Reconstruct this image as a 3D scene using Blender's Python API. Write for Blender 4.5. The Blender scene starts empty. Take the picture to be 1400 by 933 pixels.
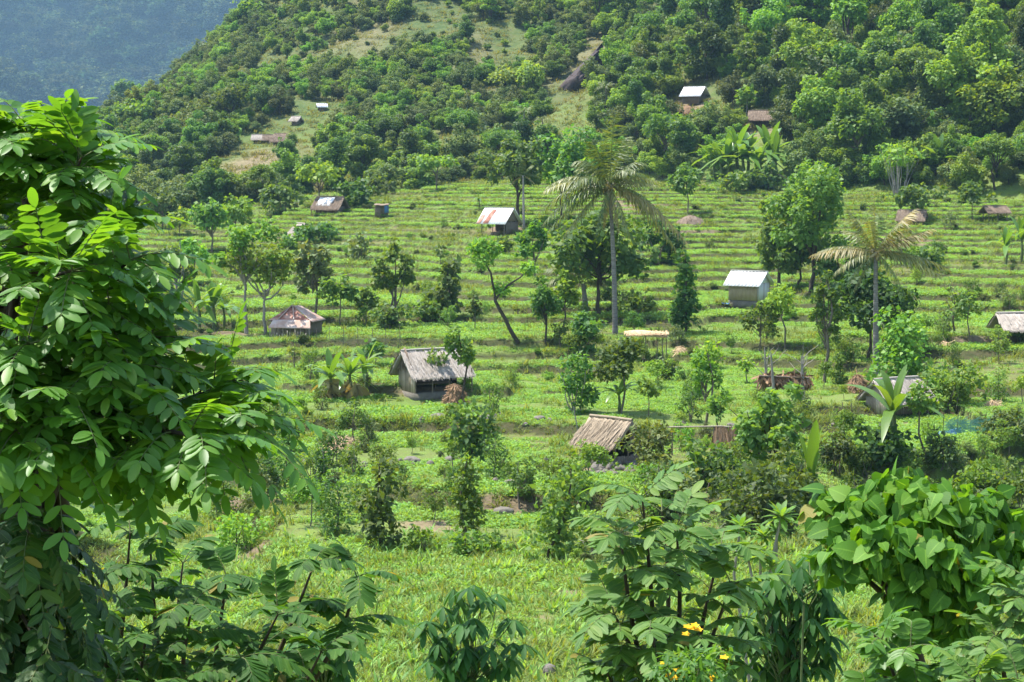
import bpy, bmesh, math, numpy as np
from mathutils import Vector
R = math.radians
S = bpy.context.scene
C = S.collection
rng = np.random.default_rng(7)
Z3 = np.array([0., 0., 1.])

# ------------------------------------------------------------------ camera geometry (camera at the origin looking along +Y, pitched down)
F = 2612.0
PITCH = math.atan(226.5 / F)
_cp, _sp = math.cos(PITCH), math.sin(PITCH)

def ray(px, py):
    x, z = (px - 700) / F, (466.5 - py) / F
    return np.array([x, _cp + _sp * z, -_sp + _cp * z])

def at(px, py, d):
    r = ray(px, py)
    return r * (d / r[1])

# ------------------------------------------------------------------ noise
_tab = np.random.default_rng(3).random((256, 256))
def vn(x, y):
    x = np.asarray(x, float); y = np.asarray(y, float)
    xi = np.floor(x).astype(int); yi = np.floor(y).astype(int)
    fx, fy = x - xi, y - yi
    fx = fx * fx * (3 - 2 * fx); fy = fy * fy * (3 - 2 * fy)
    a = _tab[xi & 255, yi & 255]; b = _tab[(xi + 1) & 255, yi & 255]
    c = _tab[xi & 255, (yi + 1) & 255]; d = _tab[(xi + 1) & 255, (yi + 1) & 255]
    return ((a * (1 - fx) + b * fx) * (1 - fy) + (c * (1 - fx) + d * fx) * fy) * 2 - 1
def fbm(x, y, o=4):
    s, a = 0, 1
    for k in range(o):
        s = s + a * vn(x * 2 ** k + 17 * k, y * 2 ** k + 5 * k); a *= .5
    return s / 1.6
def ss(x):
    x = np.clip(x, 0, 1); return x * x * (3 - 2 * x)
def unit(v):
    return v / np.maximum(np.linalg.norm(v, axis=-1, keepdims=True), 1e-9)

# ------------------------------------------------------------------ terrain height
PY = [-60, -5, 0, 4, 10, 20, 30, 44, 65, 80, 91, 110, 136, 162, 195, 247, 300, 2000]
PZ = [-2.0, -2.0, -2.2, -4.2, -6.4, -8.6, -10.2, -11.7, -13.0, -12.85, -12.65, -12.1, -10.8, -9.1, -6.5, -1.3, 0.5, 0.5]
_BG = np.linspace(-20, 12, 700)          # height of a step: tall below, low on the upper terraces
_UG = np.concatenate([[0], np.cumsum(np.diff(_BG) / np.interp(_BG[1:], [-12.5, -10.5, -8, 0], [.60, .56, .44, .38]))])
def foot(X, Y):                     # signed distance past the foot line of the right-hand forest hill
    return .713 * (X - 28.) + .701 * (Y - 245.)
def height(X, Y, riser=False):
    X = np.asarray(X, float); Y = np.asarray(Y, float)
    b = np.interp(Y, PY, PZ)
    low = ss((Y - 40) / 12) * (1 - ss((Y - 100) / 40))
    b = b + .55 * fbm(X / 42 + 3, Y / 30 + 9, 2) * ss((Y - 30) / 30) + .35 * low * fbm(X / 14, Y / 9, 2)
    b = b + .010 * X * ss((Y - 60) / 60) + .055 * np.minimum(X - 4, 0) * ss((Y - 125) / 70)
    # bank that falls away on the right, below the terraces
    bank = ss((X - 12) / 4) * (1 - ss((Y - 86 + 2 * vn(X / 5, 3)) / 3.)) * ss((Y - 44) / 14)
    b = b - 1.9 * bank
    # raised bench that carries the large thatched hut
    b = b + .7 * ss((Y - 103 + 1.5 * vn(X / 4, 8)) / 2.5) * ss((X + 15) / 3) * (1 - ss((X + 1) / 3)) * (1 - ss((Y - 112) / 10))
    cx = (X + 4 * vn(Y / 16, X / 60)) / 12.5 + 90; ci = np.floor(cx); cf = ss((cx - ci - .95) / .05); ci = ci.astype(int)
    off = (_tab[ci & 255, 7] * (1 - cf) + _tab[(ci + 1) & 255, 7] * cf - .5) * .5
    u = np.interp(b + .14 * fbm(X / 9, Y / 6, 2) + 1.0 * vn(X / 24 + 4, Y / 60) + .2 * vn(X / 11 + 9, Y / 50 + 3) + off, _BG, _UG) + .6 * vn(Y / 10 + 5, X / 40 + 2) + .3 * vn(Y / 5 + 1, X / 22)
    fl = np.floor(u); f = u - fl
    w = .15
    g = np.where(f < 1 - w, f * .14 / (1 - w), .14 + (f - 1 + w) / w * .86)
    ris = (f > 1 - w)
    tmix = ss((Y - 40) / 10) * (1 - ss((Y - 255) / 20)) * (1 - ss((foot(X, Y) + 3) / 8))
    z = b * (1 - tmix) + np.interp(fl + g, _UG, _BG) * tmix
    # far hills
    hl = np.interp(X, [-400, -220, -160, -131, -96, -83, -73, -45, 0, 60, 300], [-14, -10, 0, 9, 25, 38, 50, 82, 112, 150, 190])
    hl = hl * ss((Y - 248) / 350.) * (1 - .55 * ss((Y - 640) / 330.))
    gx = X - .012 * Y
    s = np.maximum(foot(X, Y), 0)
    hr = np.minimum(.40 * s, 2 + .85 * np.maximum(gx + 6, 0)) * (1 - .5 * ss((s - 250) / 250))
    hh = np.maximum(hl, hr)
    hh = hh - 12 * np.exp(-(gx / 16.) ** 2) * ss((Y - 290) / 160.) * (1 - ss((Y - 900) / 300))
    k = ss((Y - 262) / 90.)
    kk = np.maximum(k, ss(s / 40.))
    hh = hh + kk * ((7 - 4 * ss((-X - 40) / 50)) * fbm(X / 70 + 4, Y / 70, 4) + 1.4 * fbm(X / 13, Y / 13 + 7, 2))
    z = z + hh - 60 * ss((Y - 900) / 600.)
    z = z + (.06 * vn(X / .8, Y / .8) + .05 * vn(X / 2.1 + 9, Y / 2.1)) * (1 - k)
    if riser == 2:
        fi = fl.astype(int); return z, ris * tmix, kk, _tab[(fi * 7 + ci * 13) & 255, (ci * 31 + fi * 3) & 255]
    if riser:
        return z, ris * tmix, kk
    return z

_ts = np.concatenate([np.arange(9, 300, .12), np.arange(300, 1300, 1.)])
def hit(px, py, dmin=20.):
    r = ray(px, py)
    r = r / r[1]
    t = _ts[_ts >= dmin]
    below = (r[2] * t) < height(r[0] * t, t)
    i = np.argmax(below)
    if not below[i]:
        return r * 700.
    return np.array([r[0] * t[i], t[i], float(height(r[0] * t[i], t[i]))])

def project(P):
    P = np.atleast_2d(P)
    f = P[:, 1] * _cp - P[:, 2] * _sp
    u = P[:, 1] * _sp + P[:, 2] * _cp
    return 700 + P[:, 0] / f * F, 466.5 - u / f * F

# ------------------------------------------------------------------ mesh helpers: geometry = list of (verts, quads, material index)
def mk(name, geo, mats, parent=None, loc=None, smooth=False):
    geo = [g for g in geo if len(g[0])]
    V = np.concatenate([g[0] for g in geo]); offs = np.cumsum([0] + [len(g[0]) for g in geo[:-1]])
    Fq = np.concatenate([g[1] + o for g, o in zip(geo, offs)])
    mi = np.concatenate([np.full(len(g[1]), g[2] if len(g) > 2 else 0) for g in geo])
    me = bpy.data.meshes.new(name)
    me.vertices.add(len(V)); me.vertices.foreach_set('co', V.astype(np.float32).ravel())
    me.loops.add(len(Fq) * 4); me.loops.foreach_set('vertex_index', Fq.astype(np.int32).ravel())
    me.polygons.add(len(Fq)); me.polygons.foreach_set('loop_start', np.arange(0, len(Fq) * 4, 4, dtype=np.int32))
    me.polygons.foreach_set('material_index', mi.astype(np.int32))
    if smooth:
        me.polygons.foreach_set('use_smooth', np.ones(len(Fq), bool))
    for m in (mats if isinstance(mats, (list, tuple)) else [mats]):
        me.materials.append(m)
    if any(len(g) > 3 for g in geo):
        luv = np.concatenate([g[3] if len(g) > 3 else np.tile([[.3, .5, 0.]], (len(g[0]), 1)) for g in geo]); a_ = me.attributes.new('luv', 'FLOAT_VECTOR', 'POINT'); a_.data.foreach_set('vector', luv.astype(np.float32).ravel())
    me.update(calc_edges=True); me.validate()
    return link(name, me, parent, loc)

def link(name, me, parent=None, loc=None):
    o = bpy.data.objects.new(name, me); C.objects.link(o)
    if parent is not None: o.parent = parent
    if loc is not None: o.location = loc
    return o

def tag(o, label=None, cat=None, group=None, kind=None):
    if label: o['label'] = label
    if cat: o['category'] = cat
    if group: o['group'] = group
    if kind: o['kind'] = kind
    return o

def thing(name, label, cat, loc, group=None, rz=0):
    o = bpy.data.objects.new(name, None); C.objects.link(o)
    o.location = loc; o.rotation_euler = (0, 0, rz); o.empty_display_size = .3
    return tag(o, label, cat, group)

def tube(pts, rad, n=6, cap=True):
    pts = np.asarray(pts, float); m = len(pts)
    rad = np.broadcast_to(np.asarray(rad, float), (m,)) if np.ndim(rad) == 0 else np.asarray(rad, float)
    T = unit(np.gradient(pts, axis=0))
    ref = np.where(np.abs(T[:, 2:3]) > .9, np.array([[1., 0, 0]]), Z3[None])
    A = unit(np.cross(ref, T)); B = np.cross(T, A)
    th = np.arange(n) * 2 * np.pi / n
    V = pts[:, None] + rad[:, None, None] * (np.cos(th)[None, :, None] * A[:, None] + np.sin(th)[None, :, None] * B[:, None])
    V = V.reshape(-1, 3)
    i, j = np.meshgrid(np.arange(m - 1), np.arange(n), indexing='ij'); j2 = (j + 1) % n
    Q = np.stack([i * n + j, i * n + j2, (i + 1) * n + j2, (i + 1) * n + j], -1).reshape(-1, 4)
    return V, Q

def bent(a, b, rad0, rad1, rr, k=6, wob=.06, n=6):
    a = np.asarray(a, float); b = np.asarray(b, float); t = np.linspace(0, 1, k)[:, None]
    L = np.linalg.norm(b - a)
    P = a + (b - a) * t + rr.normal(0, wob * L, 3) * np.sin(t * np.pi) + rr.normal(0, wob * .3 * L, (k, 3)) * (t > 0) * (t < 1)
    return tube(P, np.linspace(rad0, rad1, k), n)

def box(c, s, rz=0, M=None):
    v = np.array([[x, y, z] for x in (-.5, .5) for y in (-.5, .5) for z in (-.5, .5)]) * np.asarray(s, float)
    if M is not None: v = v @ np.asarray(M).T
    if rz:
        cc, sn = math.cos(rz), math.sin(rz); v = v @ np.array([[cc, sn, 0], [-sn, cc, 0], [0, 0, 1]])
    q = np.array([[0, 1, 3, 2], [4, 6, 7, 5], [0, 4, 5, 1], [2, 3, 7, 6], [0, 2, 6, 4], [1, 5, 7, 3]])
    return v + np.asarray(c, float), q

def plate(p00, p10, p11, p01, th, nu=2, nv=2, fn=None):
    """thick bilinear slab; fn(u,v)->offset along the normal"""
    p00, p10, p11, p01 = [np.asarray(p, float) for p in (p00, p10, p11, p01)]
    u, v = np.meshgrid(np.linspace(0, 1, nu), np.linspace(0, 1, nv), indexing='ij')
    U, W = u[..., None], v[..., None]
    P = p00 * (1 - U) * (1 - W) + p10 * U * (1 - W) + p11 * U * W + p01 * (1 - U) * W
    N = unit(np.cross(p10 - p00, p01 - p00))
    if fn is not None: P = P + N * fn(u, v)[..., None]
    top = P.reshape(-1, 3); bot = top - N * th
    i, j = np.meshgrid(np.arange(nu - 1), np.arange(nv - 1), indexing='ij')
    a = (i * nv + j).ravel()
    q = np.stack([a, a + nv, a + nv + 1, a + 1], -1)
    n = len(top); qs = [q, q[:, ::-1] + n]
    edge = [np.arange(nv), (nu - 1) * nv + np.arange(nv)[::-1], np.arange(nu)[::-1] * nv, np.arange(nu) * nv + nv - 1]
    for e in edge:
        qs.append(np.stack([e[:-1], e[1:], e[1:] + n, e[:-1] + n], -1))
    return np.concatenate([top, bot]), np.concatenate(qs)

def stamp(T, Q, P, A, N, s):
    A = unit(A); N = unit(N - A * np.sum(N * A, -1, keepdims=True)); B = np.cross(N, A)
    s = np.broadcast_to(np.asarray(s, float), (len(P),))[:, None, None]
    V = P[:, None] + s * (T[None, :, 0:1] * A[:, None] + T[None, :, 1:2] * B[:, None] + T[None, :, 2:3] * N[:, None])
    q = (Q[None] + (np.arange(len(P)) * len(T))[:, None, None]).reshape(-1, 4)
    return V.reshape(-1, 3), q

def leaf_template(xs, ws, fold=.25, curl=-.12, camber=0.):
    """leaf of unit length along x, half widths ws"""
    xs = np.array(xs, float); ws = np.array(ws, float)
    mid = np.stack([xs, 0 * xs, curl * xs ** 2], -1)
    L = mid + np.stack([-camber * ws, ws, fold * ws], -1); Rr = mid + np.stack([-camber * ws, -ws, fold * ws], -1)
    n = len(xs); V = np.concatenate([L, mid, Rr]); i = np.arange(n - 1)
    Q = np.concatenate([np.stack([i + n, i + n + 1, i + 1, i], -1), np.stack([i + 2 * n, i + 2 * n + 1, i + n + 1, i + n], -1)])
    return V, Q
def luv(T, V):
    n = len(T[0]) // 3; xs = T[0][n:2 * n, 0]; one = np.concatenate([np.stack([xs, 0 * xs + 1, 0 * xs], -1), np.stack([xs, 0 * xs, 0 * xs], -1), np.stack([xs, 0 * xs + 1, 0 * xs], -1)])
    return np.tile(one, (len(V) // len(one), 1))
DIAMOND = (np.array([[0, 0, 0], [.45, .3, .08], [1, 0, -.06], [.45, -.3, .08]]), np.array([[0, 3, 2, 1]]))
ROUND = (np.array([[0, 0, 0], [.35, .42, .1], [1, 0, -.12], [.35, -.42, .1]]), np.array([[0, 3, 2, 1]]))
LEAFLET = leaf_template([0, .1, .3, .55, .8, .94, 1], [.012, .11, .185, .205, .155, .075, .012], .22, -.14)
LOBE = leaf_template([0, .25, .55, .8, 1], [.015, .09, .15, .11, .006], .2, -.3)
HEART = leaf_template([0, .05, .25, .5, .75, .92, 1], [.02, .30, .46, .44, .27, .1, .008], .16, -.22, .28)
BLADE = leaf_template([0, .3, .65, 1], [.035, .05, .04, .003], .4, -.45)

# ------------------------------------------------------------------ materials
def new_mat(name):
    m = bpy.data.materials.new(name); m.use_nodes = True
    nt = m.node_tree; nt.nodes.clear()
    return m, nt, nt.nodes, nt.links
def node(ns, t, **kw):
    n = ns.new(t)
    for k, v in kw.items(): setattr(n, k, v)
    return n
def ramp(ns, stops):
    r = ns.new('ShaderNodeValToRGB'); e = r.color_ramp.elements
    while len(e) < len(stops): e.new(.5)
    for el, (p, c) in zip(e, stops): el.position = p; el.color = (*c, 1)
    return r

def leaf_mat(name, c1, c2, trans=.35, rough=.42, spec=.5, var=.35, veins=False):
    m, nt, ns, ln = new_mat(name)
    out = node(ns, 'ShaderNodeOutputMaterial')
    geo = node(ns, 'ShaderNodeNewGeometry'); oi = node(ns, 'ShaderNodeObjectInfo')
    rp = ramp(ns, [(0, c1), (.75, c2), (1, (c2[0] * 1.25 + .012, c2[1] * 1.1, c2[2]))])
    ln.new(geo.outputs['Random Per Island'], rp.inputs[0])
    hsv = node(ns, 'ShaderNodeHueSaturation')
    mh = node(ns, 'ShaderNodeMapRange'); mh.inputs[3].default_value = .5 - .025 * var / .35; mh.inputs[4].default_value = .5 + .02 * var / .35
    mv = node(ns, 'ShaderNodeMapRange'); mv.inputs[3].default_value = 1 - var; mv.inputs[4].default_value = 1 + var
    mul = node(ns, 'ShaderNodeMath', operation='MULTIPLY'); mul.inputs[1].default_value = 7.31
    fr = node(ns, 'ShaderNodeMath', operation='FRACT')
    ln.new(oi.outputs['Random'], mul.inputs[0]); ln.new(mul.outputs[0], fr.inputs[0])
    ln.new(oi.outputs['Random'], mh.inputs[0]); ln.new(fr.outputs[0], mv.inputs[0])
    ln.new(mh.outputs[0], hsv.inputs['Hue']); ln.new(mv.outputs[0], hsv.inputs['Value']); ln.new(rp.outputs[0], hsv.inputs['Color'])
    p = node(ns, 'ShaderNodeBsdfPrincipled'); p.inputs['Roughness'].default_value = rough; p.inputs['Specular IOR Level'].default_value = spec
    col = hsv.outputs[0]
    if veins:     # pale midrib, side veins, blotches, the odd dying leaf
        def mth(op, a, b=None):
            q = node(ns, 'ShaderNodeMath', operation=op)
            for k, v in ((0, a), (1, b)):
                if v is None: continue
                if isinstance(v, (int, float)): q.inputs[k].default_value = v
                else: ln.new(v, q.inputs[k])
            return q.outputs[0]
        def mixc(f, a, c):
            q = node(ns, 'ShaderNodeMixRGB'); ln.new(f, q.inputs[0]); ln.new(a, q.inputs[1]); q.inputs[2].default_value = (*c, 1); return q.outputs[0]
        at_ = node(ns, 'ShaderNodeAttribute'); at_.attribute_name = 'luv'; sx = node(ns, 'ShaderNodeSeparateXYZ'); ln.new(at_.outputs['Vector'], sx.inputs[0])
        al, ac = sx.outputs[0], sx.outputs[1]
        wv = mth('SINE', mth('MULTIPLY', mth('SUBTRACT', al, mth('MULTIPLY', ac, .25)), 62.))
        rib = mth('LESS_THAN', ac, .07)
        tcn = node(ns, 'ShaderNodeTexCoord'); nz = node(ns, 'ShaderNodeTexNoise'); nz.inputs['Scale'].default_value = 38.; nz.inputs['Detail'].default_value = 4; ln.new(tcn.outputs['Object'], nz.inputs['Vector'])
        blot = node(ns, 'ShaderNodeMapRange'); blot.inputs[1].default_value = .58; blot.inputs[2].default_value = .75; blot.inputs[4].default_value = .35; ln.new(nz.outputs[0], blot.inputs[0])
        col = mixc(blot.outputs[0], col, (c2[0] * 1.5, c2[1] * 1.1, c2[2] * 1.2))
        col = mixc(mth('MULTIPLY', rib, .6), col, (c2[0] * 1.9, c2[1] * 1.5, c2[2] * 2))
        col = mixc(mth('MULTIPLY', mth('GREATER_THAN', geo.outputs['Random Per Island'], .984), .8), col, (.26, .20, .05))
        tipn = mth('MULTIPLY', mth('GREATER_THAN', mth('ADD', al, mth('MULTIPLY', nz.outputs[0], .5)), 1.22), .7)
        col = mixc(tipn, col, (.16, .12, .04))
        bp = node(ns, 'ShaderNodeBump'); bp.inputs['Strength'].default_value = .12; bp.inputs['Distance'].default_value = .003; ln.new(wv, bp.inputs['Height']); ln.new(bp.outputs[0], p.inputs['Normal'])
    ln.new(col, p.inputs['Base Color'])
    t = node(ns, 'ShaderNodeBsdfTranslucent')
    tc = node(ns, 'ShaderNodeMixRGB', blend_type='MULTIPLY'); tc.inputs[0].default_value = 1; tc.inputs[2].default_value = (2.0, 1.7, .5, 1)
    ln.new(col, tc.inputs[1]); ln.new(tc.outputs[0], t.inputs[0])
    mx = node(ns, 'ShaderNodeMixShader'); mx.inputs[0].default_value = trans
    ln.new(p.outputs[0], mx.inputs[1]); ln.new(t.outputs[0], mx.inputs[2]); ln.new(mx.outputs[0], out.inputs[0])
    return m

def solid(name, c1, c2, scale=6., rough=.85, bump=.3, stretch=(1, 1, 1), metallic=0., island=False, detail=6, c3=None, t3=.62):
    m, nt, ns, ln = new_mat(name)
    out = node(ns, 'ShaderNodeOutputMaterial')
    tc = node(ns, 'ShaderNodeTexCoord'); mp = node(ns, 'ShaderNodeMapping'); mp.inputs['Scale'].default_value = stretch
    nz = node(ns, 'ShaderNodeTexNoise'); nz.inputs['Scale'].default_value = scale; nz.inputs['Detail'].default_value = detail; nz.inputs['Roughness'].default_value = .65
    ln.new(tc.outputs['Object'], mp.inputs[0]); ln.new(mp.outputs[0], nz.inputs['Vector'])
    rp = ramp(ns, [(.3, c1), (.7, c2)] if c3 is None else [(.3, c1), (t3 - .12, c2), (t3, c3)])
    if island:
        geo = node(ns, 'ShaderNodeNewGeometry'); ad = node(ns, 'ShaderNodeMath', operation='MULTIPLY_ADD'); ad.inputs[1].default_value = .5
        ln.new(geo.outputs['Random Per Island'], ad.inputs[0]); 
        h = node(ns, 'ShaderNodeMath', operation='MULTIPLY'); h.inputs[1].default_value = .5
        ln.new(nz.outputs[0], h.inputs[0]); ln.new(h.outputs[0], ad.inputs[2]); ln.new(ad.outputs[0], rp.inputs[0])
    else:
        ln.new(nz.outputs[0], rp.inputs[0])
    p = node(ns, 'ShaderNodeBsdfPrincipled'); p.inputs['Roughness'].default_value = rough; p.inputs['Specular IOR Level'].default_value = .2 if rough > .8 else .4; p.inputs['Metallic'].default_value = metallic
    ln.new(rp.outputs[0], p.inputs['Base Color'])
    bp = node(ns, 'ShaderNodeBump'); bp.inputs['Strength'].default_value = bump; bp.inputs['Distance'].default_value = .05
    ln.new(nz.outputs[0], bp.inputs['Height']); ln.new(bp.outputs[0], p.inputs['Normal'])
    ln.new(p.outputs[0], out.inputs[0])
    return m

M = {}
def LM(k, *a, **kw): M[k] = leaf_mat('leaf_' + k, *a, **kw)
LM('dark', (.045, .105, .024), (.078, .155, .034), .42, .55, .3)
LM('mid', (.055, .125, .023), (.10, .19, .036), .45, .55, .3)
LM('bright', (.085, .18, .022), (.14, .26, .032), .4, .55, .3)
LM('yellow', (.11, .18, .03), (.17, .25, .045), .4, .6, .3)
LM('grey', (.07, .12, .04), (.12, .175, .065), .3, .6, .3)
LM('olive', (.06, .105, .025), (.10, .15, .036), .3, .6, .3)
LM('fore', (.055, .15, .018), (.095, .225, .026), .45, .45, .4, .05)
LM('fore_pale', (.065, .155, .032), (.11, .22, .045), .42, .55, .28, .05, True)
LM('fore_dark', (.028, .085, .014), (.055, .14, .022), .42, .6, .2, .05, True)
LM('fore_heart', (.045, .13, .014), (.10, .235, .022), .4, .6, .25, .05, True)
LM('cassava', (.022, .075, .018), (.042, .12, .022), .32, .6, .2, .08)
LM('corn', (.115, .24, .045), (.18, .33, .075), .38, .55, .3, .2)
LM('crop', (.115, .24, .045), (.18, .33, .072), .38, .6, .25, .2)
LM('grass', (.075, .135, .025), (.165, .225, .05), .35, .6, .2, .25)
LM('grass_hill', (.085, .12, .032), (.155, .165, .06), .3, .7, .15, .25)
LM('scrub', (.06, .105, .035), (.11, .165, .055), .3, .6, .25, .3)
LM('dry', (.22, .16, .07), (.34, .26, .12), .3, .7, .2, .2)
LM('palm', (.07, .115, .022), (.125, .17, .036), .3, .45, .5, .1)
LM('palm_dry', (.19, .165, .07), (.29, .255, .12), .3, .5, .4, .1)
LM('palm_yellow', (.12, .15, .045), (.19, .215, .07), .35, .4, .5, .1)
LM('banana', (.08, .17, .025), (.14, .25, .04), .4, .35, .6, .1)
LM('flower', (.55, .33, .01), (.75, .5, .02), .3, .6, .2, .05)
LM('mountain', (.004, .012, .006), (.05, .085, .03), .2, .8, .1, .75)  # cloud shade over the mountain is put into these darkened leaf greens
LM('fore_shade', (.016, .052, .011), (.036, .095, .016), .3, .5, .3, .05, True)  # darker copy of the foreground leaf; deep shade under the tree painted in
M['bark'] = solid('bark', (.09, .07, .05), (.19, .16, .12), 5, stretch=(3, 3, .7))
M['bark_dark'] = solid('bark_dark', (.035, .028, .02), (.085, .065, .045), 6, stretch=(3, 3, .7))
M['bark_pale'] = solid('bark_pale', (.16, .14, .115), (.32, .29, .25), 4, stretch=(3, 3, .8))
M['palm_bark'] = solid('palm_bark', (.075, .065, .055), (.29, .26, .23), 3, stretch=(.5, .5, 5))
M['stem_green'] = solid('stem_green', (.06, .09, .03), (.13, .15, .06), 4)
M['thatch'] = solid('thatch', (.26, .225, .19), (.43, .38, .33), 3.2, .95, .4, (1, 6, 1), island=True)
M['thatch_tan'] = solid('thatch_tan', (.20, .155, .105), (.32, .255, .18), 3.2, .95, .6, (1, 6, 1), island=True)
M['thatch_old'] = solid('thatch_old', (.12, .085, .06), (.25, .19, .14), 3, .95, .6, island=True)
M['straw'] = solid('straw', (.32, .22, .12), (.56, .42, .25), 8, .95, .5, island=True)
M['hay'] = solid('hay', (.17, .10, .055), (.30, .19, .11), 8, .95, .5, island=True)
M['bamboo'] = solid('bamboo', (.20, .16, .11), (.40, .34, .26), 5, .8, .3, (4, 4, .5), island=True)
M['wood'] = solid('wood', (.09, .07, .05), (.22, .175, .13), 6, .85, .4, (4, 4, .6))
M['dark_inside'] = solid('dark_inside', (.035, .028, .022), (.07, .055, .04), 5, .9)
M['metal_white'] = solid('metal_white', (.48, .47, .45), (.64, .63, .62), 1.6, .85, .05, c3=(.68, .68, .68))
M['metal_rust'] = solid('metal_rust', (.16, .055, .04), (.27, .115, .08), 1.3, .95, .1, c3=(.40, .25, .19), t3=.6)
M['metal_pale'] = solid('metal_pale', (.30, .18, .13), (.38, .27, .215), 1.2, .95, .1, c3=(.46, .38, .33))
M['plaster'] = solid('plaster', (.32, .235, .15), (.46, .355, .25), 2, .9, .2, (5, 5, .5))
M['panel_white'] = solid('panel_white', (.42, .41, .39), (.56, .55, .53), 1.5, .7, .1, (6, 6, .4))
M['stone'] = solid('stone', (.075, .068, .055), (.19, .17, .14), 3, .95, .8, island=True)
M['rock'] = solid('rock', (.028, .022, .024), (.095, .072, .066), .5, .95, .9)
M['soil'] = solid('soil', (.16, .095, .055), (.28, .18, .11), 2, .95, .6)
M['net_blue'] = leaf_mat('net_blue', (.10, .26, .30), (.16, .34, .38), .3, .7, .2, .02)
M['cloth_yellow'] = solid('cloth_yellow', (.42, .36, .06), (.55, .46, .1), 2, .8, .1)
M['cloth_blue'] = solid('cloth_blue', (.03, .10, .22), (.07, .18, .32), 2, .8, .1)
M['net_grey'] = solid('net_grey', (.14, .15, .10), (.24, .23, .17), 6, .9, .2, island=True)
# ------------------------------------------------------------------ the ground: one sheet out to the mountain
SOIL = [  # pixel, radius in metres x / y, strength : bare earth seen in the photograph
 (560, 800, 1.2, .7, .6), (745, 845, .9, .5, .6), (600, 870, .7, .5, .5), (345, 222, 8, 13, .7), (300, 235, 5, 8, .4), (940, 148, 4, 6, .8), (468, 603, 1.7, 2.2, .9), (815, 645, 1.6, 2, .9), (560, 262, 3, 4, .4),
 (690, 316, 2.4, 2, .95), (1040, 172, 4, 6, .6), (330, 458, 3, 1.5, .6), (585, 533, 2.4, 1.2, .7), (860, 280, 5, 8, .7), (1075, 296, 2.5, 3, .6),
 (1240, 330, 3, 4, .6), (1200, 580, 3.5, 1.3, .7), (350, 680, 1.6, 2.0, .7), (590, 718, 1.8, 1.6, .8), (700, 760, 1.0, 1, .5), (760, 812, 1.3, .8, .7),
 (1350, 470, 3, 1.2, .6), (340, 765, 1, 1.2, .6), (500, 30, 12, 30, .35), (870, 60, 12, 30, .4), (795, 85, 3, 8, .35), (620, 75, 8, 20, .3), (450, 260, 3, 4, .6), (690, 700, 1.4, 1.6, .5), (955, 318, 3, 2, .6)]

def build_terrain():
    Ys = np.concatenate([np.arange(-30, 38, 1.2), np.arange(38, 120, .26), np.arange(120, 254, .32), 254 * 1.0085 ** np.arange(1, 215)])
    td = np.linspace(-.305, .305, 330); sp_ = .305 * 1.13 ** np.arange(1, 17)
    t = np.concatenate([-sp_[::-1], td, sp_])
    W = np.maximum(Ys, 0) + 25
    Y = np.repeat(Ys[:, None], len(t), 1); X = t[None] * W[:, None]
    Zz, ris, kk, plot = height(X, Y, 2)
    V = np.stack([X, Y, Zz], -1).reshape(-1, 3); n = len(t)
    i, j = np.meshgrid(np.arange(len(Ys) - 1), np.arange(n - 1), indexing='ij'); a = (i * n + j).ravel()
    Q = np.stack([a, a + 1, a + n + 1, a + n], -1)
    o = mk('terrain', [(V, Q)], ground_mat(), smooth=True); o['kind'] = 'structure'
    soil = np.zeros(len(V))
    for px, py, rx, ry, s in SOIL:
        p = hit(px, py)
        d = np.sqrt(((V[:, 0] - p[0]) / rx) ** 2 + ((V[:, 1] - p[1]) / ry) ** 2) + .45 * fbm(V[:, 0] / rx * 1.3 + px, V[:, 1] / ry * 1.3, 3)
        soil = np.maximum(soil, s * (1 - ss((d - .55) / .5)))
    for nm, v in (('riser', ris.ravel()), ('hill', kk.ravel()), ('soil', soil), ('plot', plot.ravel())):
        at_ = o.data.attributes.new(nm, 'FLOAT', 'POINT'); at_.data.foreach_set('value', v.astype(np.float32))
    return o

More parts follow.
